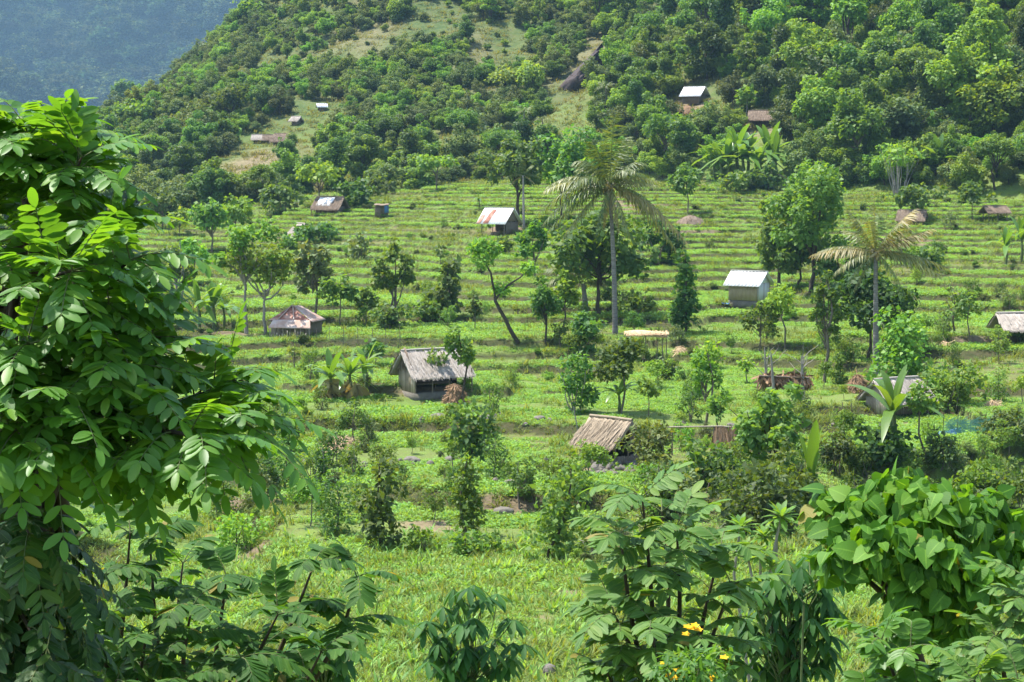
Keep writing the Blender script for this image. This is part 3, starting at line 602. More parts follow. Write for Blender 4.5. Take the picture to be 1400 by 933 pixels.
# ------------------------------------------------------------------ single trees and shrubs on the fields
# name, kind, base px, base py, top py, width px, leaf material, bark, category, label, options
TREES = [
 ('pollarded_tree', 'pollard', 337, 457, 312, 72, 'bright', 'bark_pale', 'tree', 'lopped tree with pale straight trunk and yellowish tufts, left of the rusty roofed hut', {}),
 ('pollarded_tree', 'pollard', 363, 457, 338, 92, 'bright', 'bark_pale', 'tree', 'broad lopped tree with pale forked trunk right beside the rusty roofed hut', {}),
 ('tree', 'round', 322, 320, 266, 58, 'bright', 'bark', 'tree', 'round bright green tree on the upper left terraces beyond the lopped trees', {}),
 ('tree', 'umbrella', 436, 292, 224, 62, 'bright', 'bark', 'tree', 'bright spreading tree rising just behind the far brown and white roofed hut', {}),
 ('tree', 'umbrella', 598, 262, 211, 58, 'mid', 'bark', 'tree', 'small flat topped tree with dark trunk on the top edge of the terraces', {}),
 ('dense_tree', 'round', 708, 306, 182, 82, 'dark', 'bark_dark', 'tree', 'tall dense dark tree behind the slender areca palm', {}),
 ('dense_tree', 'round', 770, 300, 178, 88, 'mid', 'bark_dark', 'tree', 'leafy dark green tree behind the left fronds of the tallest palm', {}),
 ('tree', 'sapling', 466, 447, 372, 46, 'mid', 'bark', 'tree', 'small dark tree on the terrace right of the rusty roofed hut', {}),
 ('tree', 'sparse', 500, 446, 390, 36, 'mid', 'bark', 'tree', 'little thin tree between the dark small tree and the tiered tree', {}),
 ('tiered_tree', 'tiers', 540, 446, 330, 60, 'mid', 'bark', 'tree', 'tall tree with separate puffs of foliage, left of the dark oval tree', {}),
 ('vine_covered_tree', 'column', 614, 432, 356, 46, 'dark', 'bark_dark', 'tree', 'dark oval tree wrapped in glossy leaves on the middle terraces', {'leafpx': 5.5}),
 ('forked_tree', 'bentfork', 690, 468, 333, 88, 'bright', 'bark_dark', 'tree', 'leaning forked tree with bare dark limbs and tufted tops, in the centre', {}),
 ('tree', 'sparse', 745, 474, 380, 52, 'mid', 'bark_dark', 'tree', 'thin double stemmed tree between the forked tree and the tallest palm', {'dens': 1.5}),
 ('tree', 'tiers', 730, 380, 306, 52, 'bright', 'bark', 'tree', 'upright light green tree below the corrugated roof hut with white and rust stripes', {}),
 ('broad_leaved_tree', 'round', 822, 432, 290, 146, 'dark', 'bark_dark', 'tree', 'wide dark large leaved tree directly behind the trunk of the tallest palm', {'leafpx': 6.5}),
 ('vine_covered_tree', 'column', 936, 456, 342, 46, 'mid', 'bark_dark', 'tree', 'narrow climbing-plant covered trunk standing alone between the tallest palm and white hut', {'leafpx': 5}),
 ('tree', 'sapling', 940, 292, 224, 60, 'dark', 'bark', 'tree', 'rounded dark tree standing alone on the upper terraces right of the tallest palm', {}),
 ('large_tree', 'round', 1108, 400, 228, 118, 'mid', 'bark_dark', 'tree', 'largest green tree on the terraces, behind and above the white hut', {'leafpx': 4.2, 'dens': 1.1}),
 ('dense_tree', 'forest', 1068, 398, 258, 84, 'mid', 'bark_dark', 'tree', 'bushy mid green tree at the left shoulder of the largest green tree', {'leafpx': 4.6}),
 ('dense_tree', 'bush', 1150, 402, 318, 78, 'mid', 'bark_dark', 'shrub', 'thick leafy shrub at the right foot of the largest green tree', {'leafpx': 4.6}),
 ('dense_tree', 'round', 1090, 395, 300, 90, 'dark', 'bark_dark', 'tree', 'darker leafy tree in front of the largest green tree', {'leafpx': 5.5}),
 ('dense_tree', 'round', 1186, 492, 372, 112, 'dark', 'bark_dark', 'tree', 'dark round dense tree behind the trunk of the yellowish palm', {'dens': 1.4, 'leafpx': 5}),
 ('tree', 'sparse', 1127, 524, 366, 46, 'mid', 'bark', 'tree', 'thin tall tree with a straight bare trunk, left of the dark round tree', {}),
 ('feathery_tree', 'sapling', 1073, 480, 385, 52, 'bright', 'bark', 'tree', 'light feathery tree just below the right corner of the white hut', {'dens': 1.4}),
 ('round_crowned_tree', 'sapling', 848, 566, 454, 78, 'dark', 'bark', 'tree', 'round dark glossy tree on two slim stems below the tallest palm', {'leafpx': 5.5, 'dens': 1.4}),
 ('small_tree', 'sapling', 886, 572, 514, 38, 'mid', 'bark', 'tree', 'small round leafy tree right of the two stemmed glossy tree', {'leafpx': 5}),
 ('shrub', 'bush', 786, 566, 476, 56, 'mid', 'bark_pale', 'shrub', 'loose leafy shrub left of the two stemmed glossy tree, above the tan thatched hut', {'leafpx': 5.5}),
 ('shrub', 'bush', 800, 480, 425, 52, 'dark', 'bark', 'shrub', 'dark shrub at the left foot of the tallest palm', {'leafpx': 4.5}),
 ('small_tree', 'sapling', 627, 556, 440, 42, 'mid', 'bark_dark', 'tree', 'slim young tree at the right end of the large grey thatched hut', {'leafpx': 5}),
 ('small_tree', 'sapling', 594, 536, 472, 50, 'mid', 'bark', 'tree', 'small pale leaved tree before the open front of the large grey thatched hut', {'leafpx': 5, 'dens': .6}),
 ('small_tree', 'sapling', 512, 500, 466, 30, 'dark', 'bark', 'tree', 'little round dark tree behind the banana plants', {'leafpx': 4.5}),
 ('sapling', 'column', 441, 690, 606, 28, 'dark', 'bark_pale', 'tree', 'small dark sapling with a thin bare stem beside the straw heap', {'leafpx': 4.5}),
 ('vine_covered_tree', 'column', 519, 752, 626, 74, 'mid', 'bark_dark', 'tree', 'stout small tree smothered in round leaves, left of the two lobed tree', {'leafpx': 7.5}),
 ('vine_covered_tree', 'fork', 646, 650, 556, 74, 'dark', 'bark_dark', 'tree', 'two lobed dark leafy tree in the middle of the lower terraces', {'leafpx': 6.5}),
 ('small_tree', 'column', 640, 734, 618, 50, 'bright', 'bark', 'tree', 'bright yellow-green slender tree in front of the two lobed dark tree', {'leafpx': 5.5}),
 ('vine_covered_tree', 'column', 748, 768, 628, 84, 'mid', 'bark_dark', 'tree', 'leaning leaf-smothered tree left of the tan thatched hut and below it', {'leafpx': 7, 'lean': .25}),
 ('large_shrub', 'bush', 1052, 648, 524, 96, 'mid', 'bark_dark', 'shrub', 'tall round leaved shrub right of the straw bundles', {'leafpx': 7}),
 ('large_shrub', 'bush', 962, 672, 596, 112, 'mid', 'bark_dark', 'shrub', 'broad shrub with grey-green round leaves right of the tan thatched hut', {'leafpx': 7}),
 ('large_shrub', 'bush', 1030, 738, 628, 140, 'dark', 'bark_dark', 'shrub', 'dark wide shrub mass left of the upright banana leaf', {'leafpx': 7.5}),
 ('large_shrub', 'bush', 895, 650, 570, 80, 'olive', 'bark', 'shrub', 'straggly olive shrub against the right side of the tan thatched hut', {'leafpx': 5, 'dens': .8}),
 ('large_shrub', 'bush', 1078, 712, 598, 92, 'mid', 'bark_dark', 'shrub', 'glossy shrub between the tall round leaved shrub and the upright banana leaf', {'leafpx': 7}),
 ('large_shrub', 'bush', 925, 708, 636, 84, 'grey', 'bark', 'shrub', 'grey-green loose shrub directly behind the pale feather-leaved foreground shrub', {'leafpx': 6}),
 ('shrub', 'bush', 1212, 645, 580, 88, 'dark', 'bark', 'shrub', 'dark dense shrub beneath the banana plant with yellowing leaves', {'leafpx': 6.5}),
 ('small_tree', 'sapling', 1266, 628, 516, 54, 'mid', 'bark', 'tree', 'slim dark tree right of the banana plant with yellowing leaves', {'leafpx': 5.5}),
 ('thin_sapling', 'sparse', 964, 585, 466, 44, 'bright', 'bark', 'tree', 'feathery thin sapling with a straight stem above the straw bundles', {}),
 ('thin_sapling', 'sparse', 985, 600, 525, 30, 'mid', 'bark_dark', 'tree', 'dark twiggy sapling just right of the feathery thin one', {}),
 ('vine_covered_shrub', 'column', 1236, 528, 430, 86, 'bright', 'bark', 'shrub', 'tall leafy creeper-covered shrub right of the yellowish palm trunk', {'leafpx': 5}),
 ('shrub', 'bush', 1300, 552, 488, 84, 'mid', 'bark', 'shrub', 'spreading shrub on the terrace right of the half hidden thatched roof', {'leafpx': 5}),
 ('bare_tree', 'bare', 1308, 458, 376, 52, 'grey', 'bark', 'tree', 'small nearly leafless twisted tree on the right hand terraces', {}),
 ('shrub', 'bush', 1372, 606, 552, 66, 'olive', 'bark', 'shrub', 'shrub beside the blue net at the right edge', {'leafpx': 5}),
 ('shrub', 'bush', 1290, 640, 585, 54, 'olive', 'bark', 'shrub', 'low scrubby bush on the bank below the blue net', {'leafpx': 5}),
 ('shrub', 'bush', 1345, 690, 620, 90, 'bright', 'bark', 'shrub', 'light green bush on the bank at the right edge', {'leafpx': 5}),
 ('shrub', 'bush', 1395, 720, 630, 80, 'mid', 'bark', 'shrub', 'dark bush cut by the right edge of the photo beneath the bank', {'leafpx': 6}),
 ('shrub', 'bush', 1140, 650, 595, 60, 'olive', 'bark', 'shrub', 'dry olive scrub on the shaded bank left of the banana plant', {'leafpx': 4.5}),
 ('small_tree', 'sapling', 1330, 302, 246, 44, 'mid', 'bark', 'tree', 'small upright tree at the foot of the forest near the old thatched shelter', {}),
 ('forked_tree', 'umbrella', 908, 232, 160, 82, 'mid', 'bark', 'tree', 'spreading forked tree behind the top terraces right of the tallest palm', {}),
 ('bright_tree', 'round', 1170, 236, 128, 78, 'bright', 'bark', 'tree', 'bright light green round tree standing out from the dark forest', {'dens': 1.3}),
 ('coppiced_tree', 'fan', 1228, 272, 204, 62, 'bright', 'bark_pale', 'tree', 'lopped tree of many bare pale stems fanning upward at the forest edge', {}),
 ('papaya_tree', 'sapling', 1019, 160, 118, 24, 'bright', 'bark_pale', 'tree', 'slim papaya-like tree beside the brown thatched roof in the forest', {}),
 ('shrub', 'bush', 640, 760, 718, 64, 'mid', 'bark', 'shrub', 'low broad leaved bush at the foot of the bright slender tree', {'leafpx': 6.5}),
 ('shrub', 'bush', 578, 756, 722, 48, 'bright', 'bark', 'shrub', 'low bright bush right of the stout leaf-smothered tree', {'leafpx': 5}),
 ('shrub', 'bush', 676, 758, 730, 26, 'mid', 'bark', 'shrub', 'smallest round bush right of the low broad leaved one', {'leafpx': 5}),
 ('shrub', 'sparse', 812, 766, 700, 50, 'mid', 'bark', 'shrub', 'thin leafy shrub by the dark stones near the pinnate foreground shrub', {'leafpx': 5.5}),
 ('dark_shrub', 'bush', 430, 332, 302, 62, 'dark', 'bark', 'shrub', 'dark rounded bush right of the small grey thatched hut on the upper left', {}),
 ('broad_leaved_tree', 'sparse', 428, 440, 318, 56, 'grey', 'bark', 'tree', 'thin tree with large pale leaves below the small grey thatched hut', {'leafpx': 6, 'dens': 1.2}),
 ('twiggy_shrub', 'bare', 602, 362, 334, 22, 'grey', 'bark', 'shrub', 'leafless twiggy shrub in the terraces above the dark oval tree', {}),
 ('pale_shrub', 'bush', 492, 358, 316, 38, 'grey', 'bark', 'shrub', 'pale loose shrub on the terraces right of the thin large leaved tree', {'dens': .5}),
 ('tree', 'round', 245, 322, 288, 46, 'yellow', 'bark', 'tree', 'yellowish green tree behind the edge of the big foreground tree', {}),
 ('tree', 'round', 222, 312, 258, 48, 'olive', 'bark', 'tree', 'olive tree below the left hillside, above the yellowish green tree', {}),
 ('tree', 'sparse', 242, 430, 320, 50, 'mid', 'bark_pale', 'tree', 'thin pale stemmed tree left of the banana grove by the rusty hut', {}),
 ('twiggy_shrub', 'bare', 403, 505, 468, 34, 'olive', 'bark', 'shrub', 'brownish twiggy shrub below the rusty roofed hut', {}),
 ('shrub', 'bush', 540, 450, 416, 70, 'dark', 'bark', 'shrub', 'dark bush at the foot of the tiered tree', {}),
 ('shrub', 'bush', 590, 442, 404, 42, 'mid', 'bark', 'shrub', 'leafy bush at the left foot of the dark oval tree', {}),
 ('shrub', 'sparse', 648, 452, 405, 16, 'olive', 'bark', 'shrub', 'thin dry upright shrub left of the leaning forked tree', {}),
 ('shrub', 'bush', 912, 522, 486, 26, 'dark', 'bark', 'shrub', 'small dark shrub under the straw shelter', {}),
 ('shrub', 'bush', 965, 505, 468, 44, 'bright', 'bark', 'shrub', 'light bush behind the feathery thin sapling', {}),
 ('shrub', 'sparse', 1022, 525, 485, 24, 'bright', 'bark', 'shrub', 'low light green shrub left of the leaf roofed frame', {}),
 ('shrub', 'sparse', 1038, 482, 415, 56, 'mid', 'bark', 'shrub', 'loose leafy shrub below the left wall of the white hut', {}),
 ('creeper_post', 'column', 1146, 528, 484, 22, 'mid', 'bark_dark', 'shrub', 'creeper grown over a stump left of the brown haystack', {}),
 ('shrub', 'bush', 390, 620, 560, 50, 'mid', 'bark', 'shrub', 'bush beyond the tip of the longest bough of the foreground tree', {}),
 ('shrub', 'bush', 330, 750, 695, 80, 'bright', 'bark', 'shrub', 'low light bush under the bough of the big foreground tree', {'leafpx': 5}),
 ('shrub', 'bush', 690, 350, 318, 22, 'mid', 'bark', 'shrub', 'small bush just below the striped corrugated roof hut', {}),
 ('shrub', 'bush', 900, 360, 300, 60, 'dark', 'bark', 'shrub', 'dark bush under the browning frond of the tallest palm', {}),
 ('shrub', 'bush', 1185, 400, 350, 40, 'mid', 'bark', 'shrub', 'bush right behind the crown of the yellowish palm', {}),
 ('tree', 'round', 1255, 300, 252, 70, 'dark', 'bark', 'tree', 'dark tree behind the old thatched roof at the foot of the forest', {}),
 ('shrub', 'bush', 1100, 268, 226, 52, 'bright', 'bark', 'shrub', 'bright bush between the banana grove and the largest green tree', {}),
 ('shrub', 'bush', 1050, 262, 222, 40, 'dark', 'bark', 'shrub', 'dark bush at the right foot of the upper banana grove', {}),
 ('shrub', 'bush', 1000, 264, 232, 60, 'dark', 'bark', 'shrub', 'low dark undergrowth bush in front of the left half of the upper banana grove', {}),
 ('shrub', 'bush', 1030, 262, 236, 44, 'mid', 'bark', 'shrub', 'low bush in front of the right half of the upper banana grove', {}),
 ('tree', 'round', 290, 345, 272, 54, 'mid', 'bark', 'tree', 'mid green tree at the far left end of the upper terraces', {}),
 ('tree', 'sapling', 265, 392, 326, 50, 'bright', 'bark', 'tree', 'light green tree above the banana grove by the lopped trees', {}),
 ('tree', 'sparse', 770, 450, 372, 46, 'bright', 'bark_dark', 'tree', 'slim light green tree just left of the tallest palm trunk', {'dens': 1.3}),
 ('tree', 'round', 872, 440, 398, 52, 'mid', 'bark', 'tree', 'low round tree just right of the tallest palm trunk', {}),
 ('tree', 'sapling', 1325, 470, 400, 46, 'mid', 'bark', 'tree', 'small leafy tree right of the small twisted nearly leafless tree', {}),
 ('shrub', 'bush', 1262, 372, 330, 56, 'mid', 'bark', 'shrub', 'rounded bush under the right fronds of the yellowish palm', {}),
 ('shrub', 'bush', 515, 268, 240, 60, 'mid', 'bark', 'shrub', 'bush behind the little shed with the blue cloth', {}),
 ('shrub', 'bush', 485, 282, 240, 50, 'mid', 'bark', 'shrub', 'dense green bush right of the far brown and white roofed hut', {}),
 ('shrub', 'bush', 385, 292, 246, 54, 'dark', 'bark', 'shrub', 'dark bush left of the far brown and white roofed hut', {}),
 ('shrub', 'bush', 395, 340, 318, 40, 'bright', 'bark', 'shrub', 'light bush left of the small grey thatched hut', {}),
]
for nm, kd, px, py, ty, w, lm, bk, cat, lab, op in TREES:
    plant_tree(nm, kd, px, py, ty, w, lab, cat, lm, bk, **op)

# ------------------------------------------------------------------ palms
def frond_geo(r, p0, d, L, droop, n=42, wid=.15, hang=.6, twist=0.):
    d = unit(np.asarray(d, float)); t = np.linspace(0, 1, n + 4)
    P = np.asarray(p0) + d * (L * t)[:, None] - Z3 * (droop * L * t ** 2.1)[:, None]
    T = unit(np.gradient(P, axis=0)); side = unit(np.cross(T, Z3)); up = np.cross(side, T)
    out = [tube(P[::3], np.linspace(.035, .008, len(P[::3])) * L / 4, 4) + (0,)]
    pos, A, N, s = [], [], [], []
    for sg in (-1, 1):
        q = P[4:]; k = len(q); tt = t[4:]
        a = side[4:] * sg * .8 + T[4:] * (.35 + .5 * tt)[:, None] - Z3 * (hang * r.uniform(.6, 1.4, k))[:, None] + r.normal(0, .1, (k, 3))
        pos.append(q); A.append(unit(a)); N.append(up[4:] + side[4:] * sg * .4 + r.normal(0, .2, (k, 3))); s.append(L * wid * 1.5 * (np.sin(np.pi * (.12 + .80 * tt)) ** .6) * r.uniform(.8, 1.15, k))
    T_ = leaf_template([0, .3, .7, 1], [.018, .045, .036, .002], .3, -.22)
    out.append(stamp(*T_, np.concatenate(pos), np.concatenate(A), np.concatenate(N), np.concatenate(s)) + (0,))
    return out

def palm(name, label, px, py, cx, cy, fronds, rad=.16, base_shift=0, nuts=True, bark='palm_bark'):
    base = hit(px, py); d = base[1]; ppm = F / d
    top = at(cx, cy, d + .3) - base
    t = thing(name, label, 'palm tree', base)
    k = 22; u = np.linspace(0, 1, k)[:, None]
    P = np.array([0, 0, -.2]) * (1 - u) + top * u; P[:, 0] += (top[0] * (1 - u[:, 0]) ** 0 * 0 - .35 * top[0] * np.sin(np.pi * u[:, 0]) * .6)
    ring = 1 + .05 * (np.arange(k) % 2)
    mk('trunk', [tube(P, np.linspace(rad * 1.25, rad * .72, k) * ring, 9) + (0,)], M[bark], t, smooth=True)
    r = np.random.default_rng(px)
    for ang, dep, Lp, dr, mat in fronds:
        a = R(ang); dv = np.array([math.cos(a), dep, math.sin(a)])
        mk('frond', frond_geo(r, top + unit(dv) * .12, dv, Lp / ppm, dr), M[mat], t)
    if nuts:
        g = []
        for k in range(9):
            c = top + r.normal(0, .11, 3) * [1, 1, .7] - [0, 0, .28]; th = np.linspace(.08, np.pi - .08, 6)
            g.append(tube(np.stack([c[0] + 0 * th, c[1] + 0 * th, c[2] - .14 * np.cos(th)], -1), .12 * np.sin(th), 7) + (0,))
        mk('coconut_cluster', g, M['palm_dry'], t, smooth=True)
        g = [foliage(r, [[*(top - [0, 0, .1]), .32]], 60, .5, T=LOBE, up=.1)]
        mk('dry_sheath', g, M['palm_dry'], t)
    return t
palm('coconut_palm', 'tallest coconut palm with long bare trunk and one browning frond hanging right', 841, 456, 833, 254, [
    (87, -.1, 100, .06, 'palm'), (75, .2, 92, .25, 'palm'), (106, -.2, 88, .3, 'palm'), (122, .1, 88, .5, 'palm'), (56, -.1, 86, .5, 'palm'), (68, -.7, 70, .55, 'palm'), (-75, -.3, 52, .25, 'palm_dry'), (-98, .3, 48, .2, 'palm_dry'),
    (150, 0, 98, .55, 'palm_yellow'), (160, -.2, 95, .42, 'palm_yellow'), (168, .2, 98, .6, 'palm'), (180, -.3, 92, .55, 'palm'), (196, .1, 84, .45, 'palm'), (140, -.6, 80, .6, 'palm'), (215, -.2, 78, .35, 'palm_yellow'), (125, .4, 80, .5, 'palm'),
    (28, 0, 72, .42, 'palm_yellow'), (14, -.3, 70, .25, 'palm_yellow'), (40, .4, 78, .45, 'palm'), (-12, -.2, 108, .52, 'palm_dry'), (-20, .2, 100, .55, 'palm_yellow'), (-2, .3, 84, .55, 'palm'), (60, -.6, 74, .5, 'palm'),
    (-60, -.6, 60, .4, 'palm_yellow'), (-110, -.4, 56, .3, 'palm')])
palm('coconut_palm', 'yellowish coconut palm with dark upright trunk in front of the dark round tree', 1197, 514, 1197, 345, [
    (92, 0, 80, .05, 'palm_yellow'), (82, .4, 66, .2, 'palm'), (103, -.4, 62, .25, 'palm_yellow'),
    (118, 0, 78, .18, 'palm_yellow'), (128, .5, 66, .3, 'palm_yellow'), (168, -.1, 88, .25, 'palm_dry'), (160, .1, 80, .35, 'palm_yellow'), (184, -.4, 66, .4, 'palm_yellow'), (205, -.5, 50, .5, 'palm'),
    (56, 0, 92, .22, 'palm_dry'), (46, .1, 78, .3, 'palm_yellow'), (64, -.4, 72, .3, 'palm_yellow'), (28, -.1, 84, .1, 'palm_dry'), (2, 0, 100, .28, 'palm_yellow'), (-4, -.3, 88, .3, 'palm_yellow'), (8, .3, 74, .35, 'palm'),
    (-40, -.6, 52, .5, 'palm'), (230, -.3, 48, .3, 'palm_yellow')], nuts=True)
palm('young_palm', 'short young palm with arching fronds at the left of the wide dark tree', 801, 432, 797, 388, [
    (135, 0, 70, .45, 'palm'), (150, -.2, 66, .55, 'palm'), (110, .2, 56, .3, 'palm'), (80, -.2, 50, .3, 'palm'), (50, 0, 56, .45, 'palm'), (25, -.2, 54, .5, 'palm'), (170, .2, 60, .6, 'palm'), (205, -.3, 46, .45, 'palm_dry'), (10, .3, 44, .5, 'palm'), (95, .5, 50, .3, 'palm')], rad=.2, nuts=False)
palm('areca_palm', 'slender areca palm on a thin pale straight trunk beside the tall dense dark tree', 716, 314, 715, 240, [
    (60, 0, 26, .4, 'palm'), (120, .1, 26, .4, 'palm'), (90, -.2, 24, .2, 'palm'), (20, .2, 24, .5, 'palm'), (160, -.2, 24, .5, 'palm'), (-20, 0, 18, .4, 'palm_dry'), (200, .2, 18, .4, 'palm_dry')], rad=.12, nuts=False, bark='bark_pale')

# ------------------------------------------------------------------ banana plants
BAN = leaf_template([0, .08, .25, .5, .75, .92, 1], [.010, .055, .085, .092, .078, .042, .006], .35, 0)
def banana(px, py, H, label, nl=11, mat='banana', pm=None, seed=0, spread=1., group=None, dead=False, elmin=24):
    base = hit(px, py); ppm = F / base[1]; h = H / ppm; r = np.random.default_rng(seed + px)
    t = thing('banana_plant', label, 'banana plant', base, group)
    st = h * .42
    mk('stem', [tube([(0, 0, -.1), (.02 * h, 0, st * .5), (0, 0, st)], [.036 * h, .03 * h, .022 * h], 8) + (0,)], M['stem_green'], t, smooth=True)
    g = []
    for k in range(nl):
        az = k * 2.4 + r.uniform(-.4, .4); el = R(r.uniform(elmin, 82)); L = h * r.uniform(.55, .8); dr = L * r.uniform(.3, .75) * spread * (math.cos(el) * 1.5 + .12)
        T, Q = BAN; T = T.copy(); T = np.concatenate([T])
        d = np.array([math.cos(az) * math.cos(el), math.sin(az) * math.cos(el), math.sin(el)])
        V, q = stamp(T, Q, np.array([[0, 0, st * .93]]), d[None], np.array([[-d[0] * d[2] * 1.0, -d[1] * d[2], 1 - d[2] ** 2 + .05]]), np.array([L]))
        s = np.linalg.norm(V - [0, 0, st], axis=1) / L; V[:, 2] -= dr * s ** 2.2; V[:, :2] += d[None, :2] * (dr * .4 * s ** 2)[:, None]
        g.append((V, q, 0))
    mk('crown', g, M[mat], t)
    if dead: mk('dry_leaves', [foliage(r, [[0, 0, st * .62, h * .12], [0, 0, st * .3, h * .1]], 70, h * .3, up=0, T=LOBE, droop=1.4)], M['palm_dry'], t)
    return t
BANANAS = [
 (452, 548, 78, 'banana plant with a dry leaf skirt, leftmost in the clump by the large thatched hut', dict(dead=True)), (478, 546, 82, 'middle banana plant with dry brown skirt in the clump by the large thatched hut', dict(dead=True)),
 (500, 534, 74, 'banana plant at the right of the clump, nearest the large grey thatched hut', {}),
 (846, 566, 62, 'upright banana plant under the round dark glossy tree', {}),
 (272, 450, 74, 'banana plant at the left of the grove beside the lopped trees', dict(seed=2)), (292, 452, 80, 'bright banana plant in the middle of the grove beside the lopped trees', {}), (306, 448, 60, 'small banana plant nearest the lopped tree trunk', {}),
 (1220, 624, 128, 'tall banana plant with yellowing leaves below the half hidden roof', dict(nl=10)),
 (1108, 705, 128, 'banana plant with one huge upright leaf rising behind the heart leaved shrub', dict(nl=4, spread=.15, elmin=74)),
 (975, 246, 60, 'banana plant at the left end of the upper grove below the forest', {}), (995, 250, 72, 'tall pale banana plant left of centre in the upper grove', {}), (1015, 252, 82, 'tallest banana plant in the middle of the upper grove', {}), (1038, 250, 78, 'banana plant right of centre in the upper grove', {}), (1060, 248, 66, 'banana plant at the right end of the upper grove', {}), (1022, 240, 66, 'banana plant half hidden at the back of the upper grove', {}),
 (985, 252, 70, 'banana plant second from the left in the upper grove', {}), (1006, 244, 84, 'high banana plant behind the middle of the upper grove', {}), (1050, 244, 80, 'high banana plant behind the right half of the upper grove', {}),
 (1375, 362, 56, 'banana plant with pale fronds at the right edge above the terraces', {}), (1396, 358, 70, 'banana plant cut by the right edge of the photo', {}),
 (1283, 246, 64, 'banana plant standing alone in the forest edge above the coppiced tree', {}),
 (655, 286, 26, 'tiny banana plant on the terraces left of the striped corrugated roof hut', {}),
 (85, 740, 110, 'banana plant seen in shade beneath the big foreground tree', dict(dead=True)),
 (1140, 450, 28, 'small young banana plant above the leaf roofed frame', {}),
]
for px, py, H, lab, kw in BANANAS: banana(px, py, H, lab, **kw)
# ------------------------------------------------------------------ huts
def straws(r, n, u0, u1, top, eave, L0, L1, th=.02, out=None, hang=.12):
    """thatch: long thin strips lying on a slope from ridge line (top a->b) to eave line (a->b)"""
    ta, tb = [np.asarray(x, float) for x in top]; ea, eb = [np.asarray(x, float) for x in eave]
    u = r.uniform(u0, u1, n)[:, None]; v = r.random(n)[:, None] ** .8
    T = ta + (tb - ta) * u; E = ea + (eb - ea) * u; D = E - T; ln = np.linalg.norm(D, axis=1, keepdims=True); D = D / ln
    N = unit(np.cross(tb - ta, D)); N = N * np.sign(N[:, 2:3])
    P = T + D * ln * v * 1.0 + N * r.uniform(.0, .06, n)[:, None]
    L = r.uniform(L0, L1, n)
    L = np.minimum(L, ((1 - v[:, 0]) * ln[:, 0] + r.uniform(0, hang, n)) + .05)
    T_ = np.array([[0, .5, 0], [0, -.5, 0], [1, -.5, 0], [1, .5, 0]]); T_[:, 1] *= .045
    A = unit(D + (tb - ta) / np.linalg.norm(tb - ta) * r.normal(0, .07, (n, 1)) + N * r.normal(.03, .05, (n, 1)))
    return stamp(T_, np.array([[0, 1, 2, 3]]), P, A, N + r.normal(0, .09, (n, 3)), L)

def roof_slopes(L, D, z0, z1, ov, th, eg=.35, front_drop=0, wave=None, n=24):
    """two slabs of a gable roof, ridge along x; returns geometry list and lines"""
    g, lines = [], []
    for s in (-1, 1):
        e = D / 2 + ov; ze = z0 - ov * (z1 - z0) / (D / 2)
        a, b = (-L / 2 - eg, 0, z1), (L / 2 + eg, 0, z1); c, d = (L / 2 + eg, s * e, ze), (-L / 2 - eg, s * e, ze)
        fn = wave if wave else (lambda u, v: .035 * vn(u * 23 + s, v * 9))
        if s < 0: g.append(plate(a, d, c, b, th, 10 if not wave else 3, n, (lambda u, v, f=fn: f(v, u)) ))
        else: g.append(plate(b, c, d, a, th, 10 if not wave else 3, n, (lambda u, v, f=fn: f(1 - v, u))))
        lines.append(((a, b), (d, c)))
    return g, lines

def slats(r, p0, p1, z0, z1, w=.09, jit=.03, gap=0., thick=.02):
    """row of upright slats between two ground points"""
    p0 = np.asarray(p0, float); p1 = np.asarray(p1, float); L = np.linalg.norm(p1 - p0); n = max(2, int(L / (w + gap))); ang = math.atan2(*(p1 - p0)[[1, 0]])
    g = []
    for k in range(n):
        c = p0 + (p1 - p0) * (k + .5) / n; top = z1 + r.normal(0, jit)
        g.append(box((c[0], c[1], (z0 + top) / 2), (L / n - gap - .006, thick, top - z0), ang + r.normal(0, .02)) + (0,))
    return g

def gable_wall(L, D, x, z0, z1, th=.05):
    """triangle of a gable at x as a thick plate"""
    h = D / 2
    return plate((x, -h, z0), (x, h, z0), (x, .03, z1 - .04), (x, -.03, z1 - .04), th)

def hut(name, label, px, py, yaw, L, D, wh, rise, ov=.5, eg=.35, roof='thatch', thick=.12):
    base = hit(px, py); t = thing(name, label, 'hut', base, None, R(yaw))
    r = np.random.default_rng(px); z0, z1 = wh, wh + rise
    if roof.startswith('metal'):
        g, ln = roof_slopes(L, D, z0, z1, ov, .025, eg, wave=lambda u, v: .022 * np.sin(u * L / .12 * 2 * np.pi * .5), n=int(L / .12 * 4) + 3)
        ro = mk('roof', [x + (0,) for x in g], M[roof], t)
        mk('ridge_cap', [box((0, 0, z1 + .02), (L + 2 * eg, .2, .02)) + (0,)], M[roof], ro)
    else:
        g, ln = roof_slopes(L, D, z0, z1, ov, thick, eg)
        n = int(1000 * L * D / 4)
        ro = mk('roof', [x + (0,) for x in g] + [straws(r, n, -.01, 1.01, a, b, .35, .9) + (0,) for a, b in ln] +
                [straws(r, 260, -.0, 1.0, (np.array(b[0]) + (np.array(a[0]) - b[0]) * .03, np.array(b[1]) + (np.array(a[1]) - b[1]) * .03), b, .15, .4, hang=.3) + (0,) for a, b in ln], M[roof], t)
        rd = tube([(-L / 2 - eg, 0, z1 + .03), (0, 0, z1 + .05), (L / 2 + eg, 0, z1 + .03)], .07, 7) + (0,)
        mk('ridge_cap', [rd], M[roof], ro)
    return t, r, base, F / base[1]

def posts(t, pts, z, rad=.05, mat='wood', name='post'):
    for k, p in enumerate(pts):
        mk(name, [tube([(p[0], p[1], -.4), (p[0] + .02, p[1], z * .5), (p[0], p[1], z)], [rad, rad * .9, rad * .8], 7) + (0,)], M[mat], t, smooth=True)

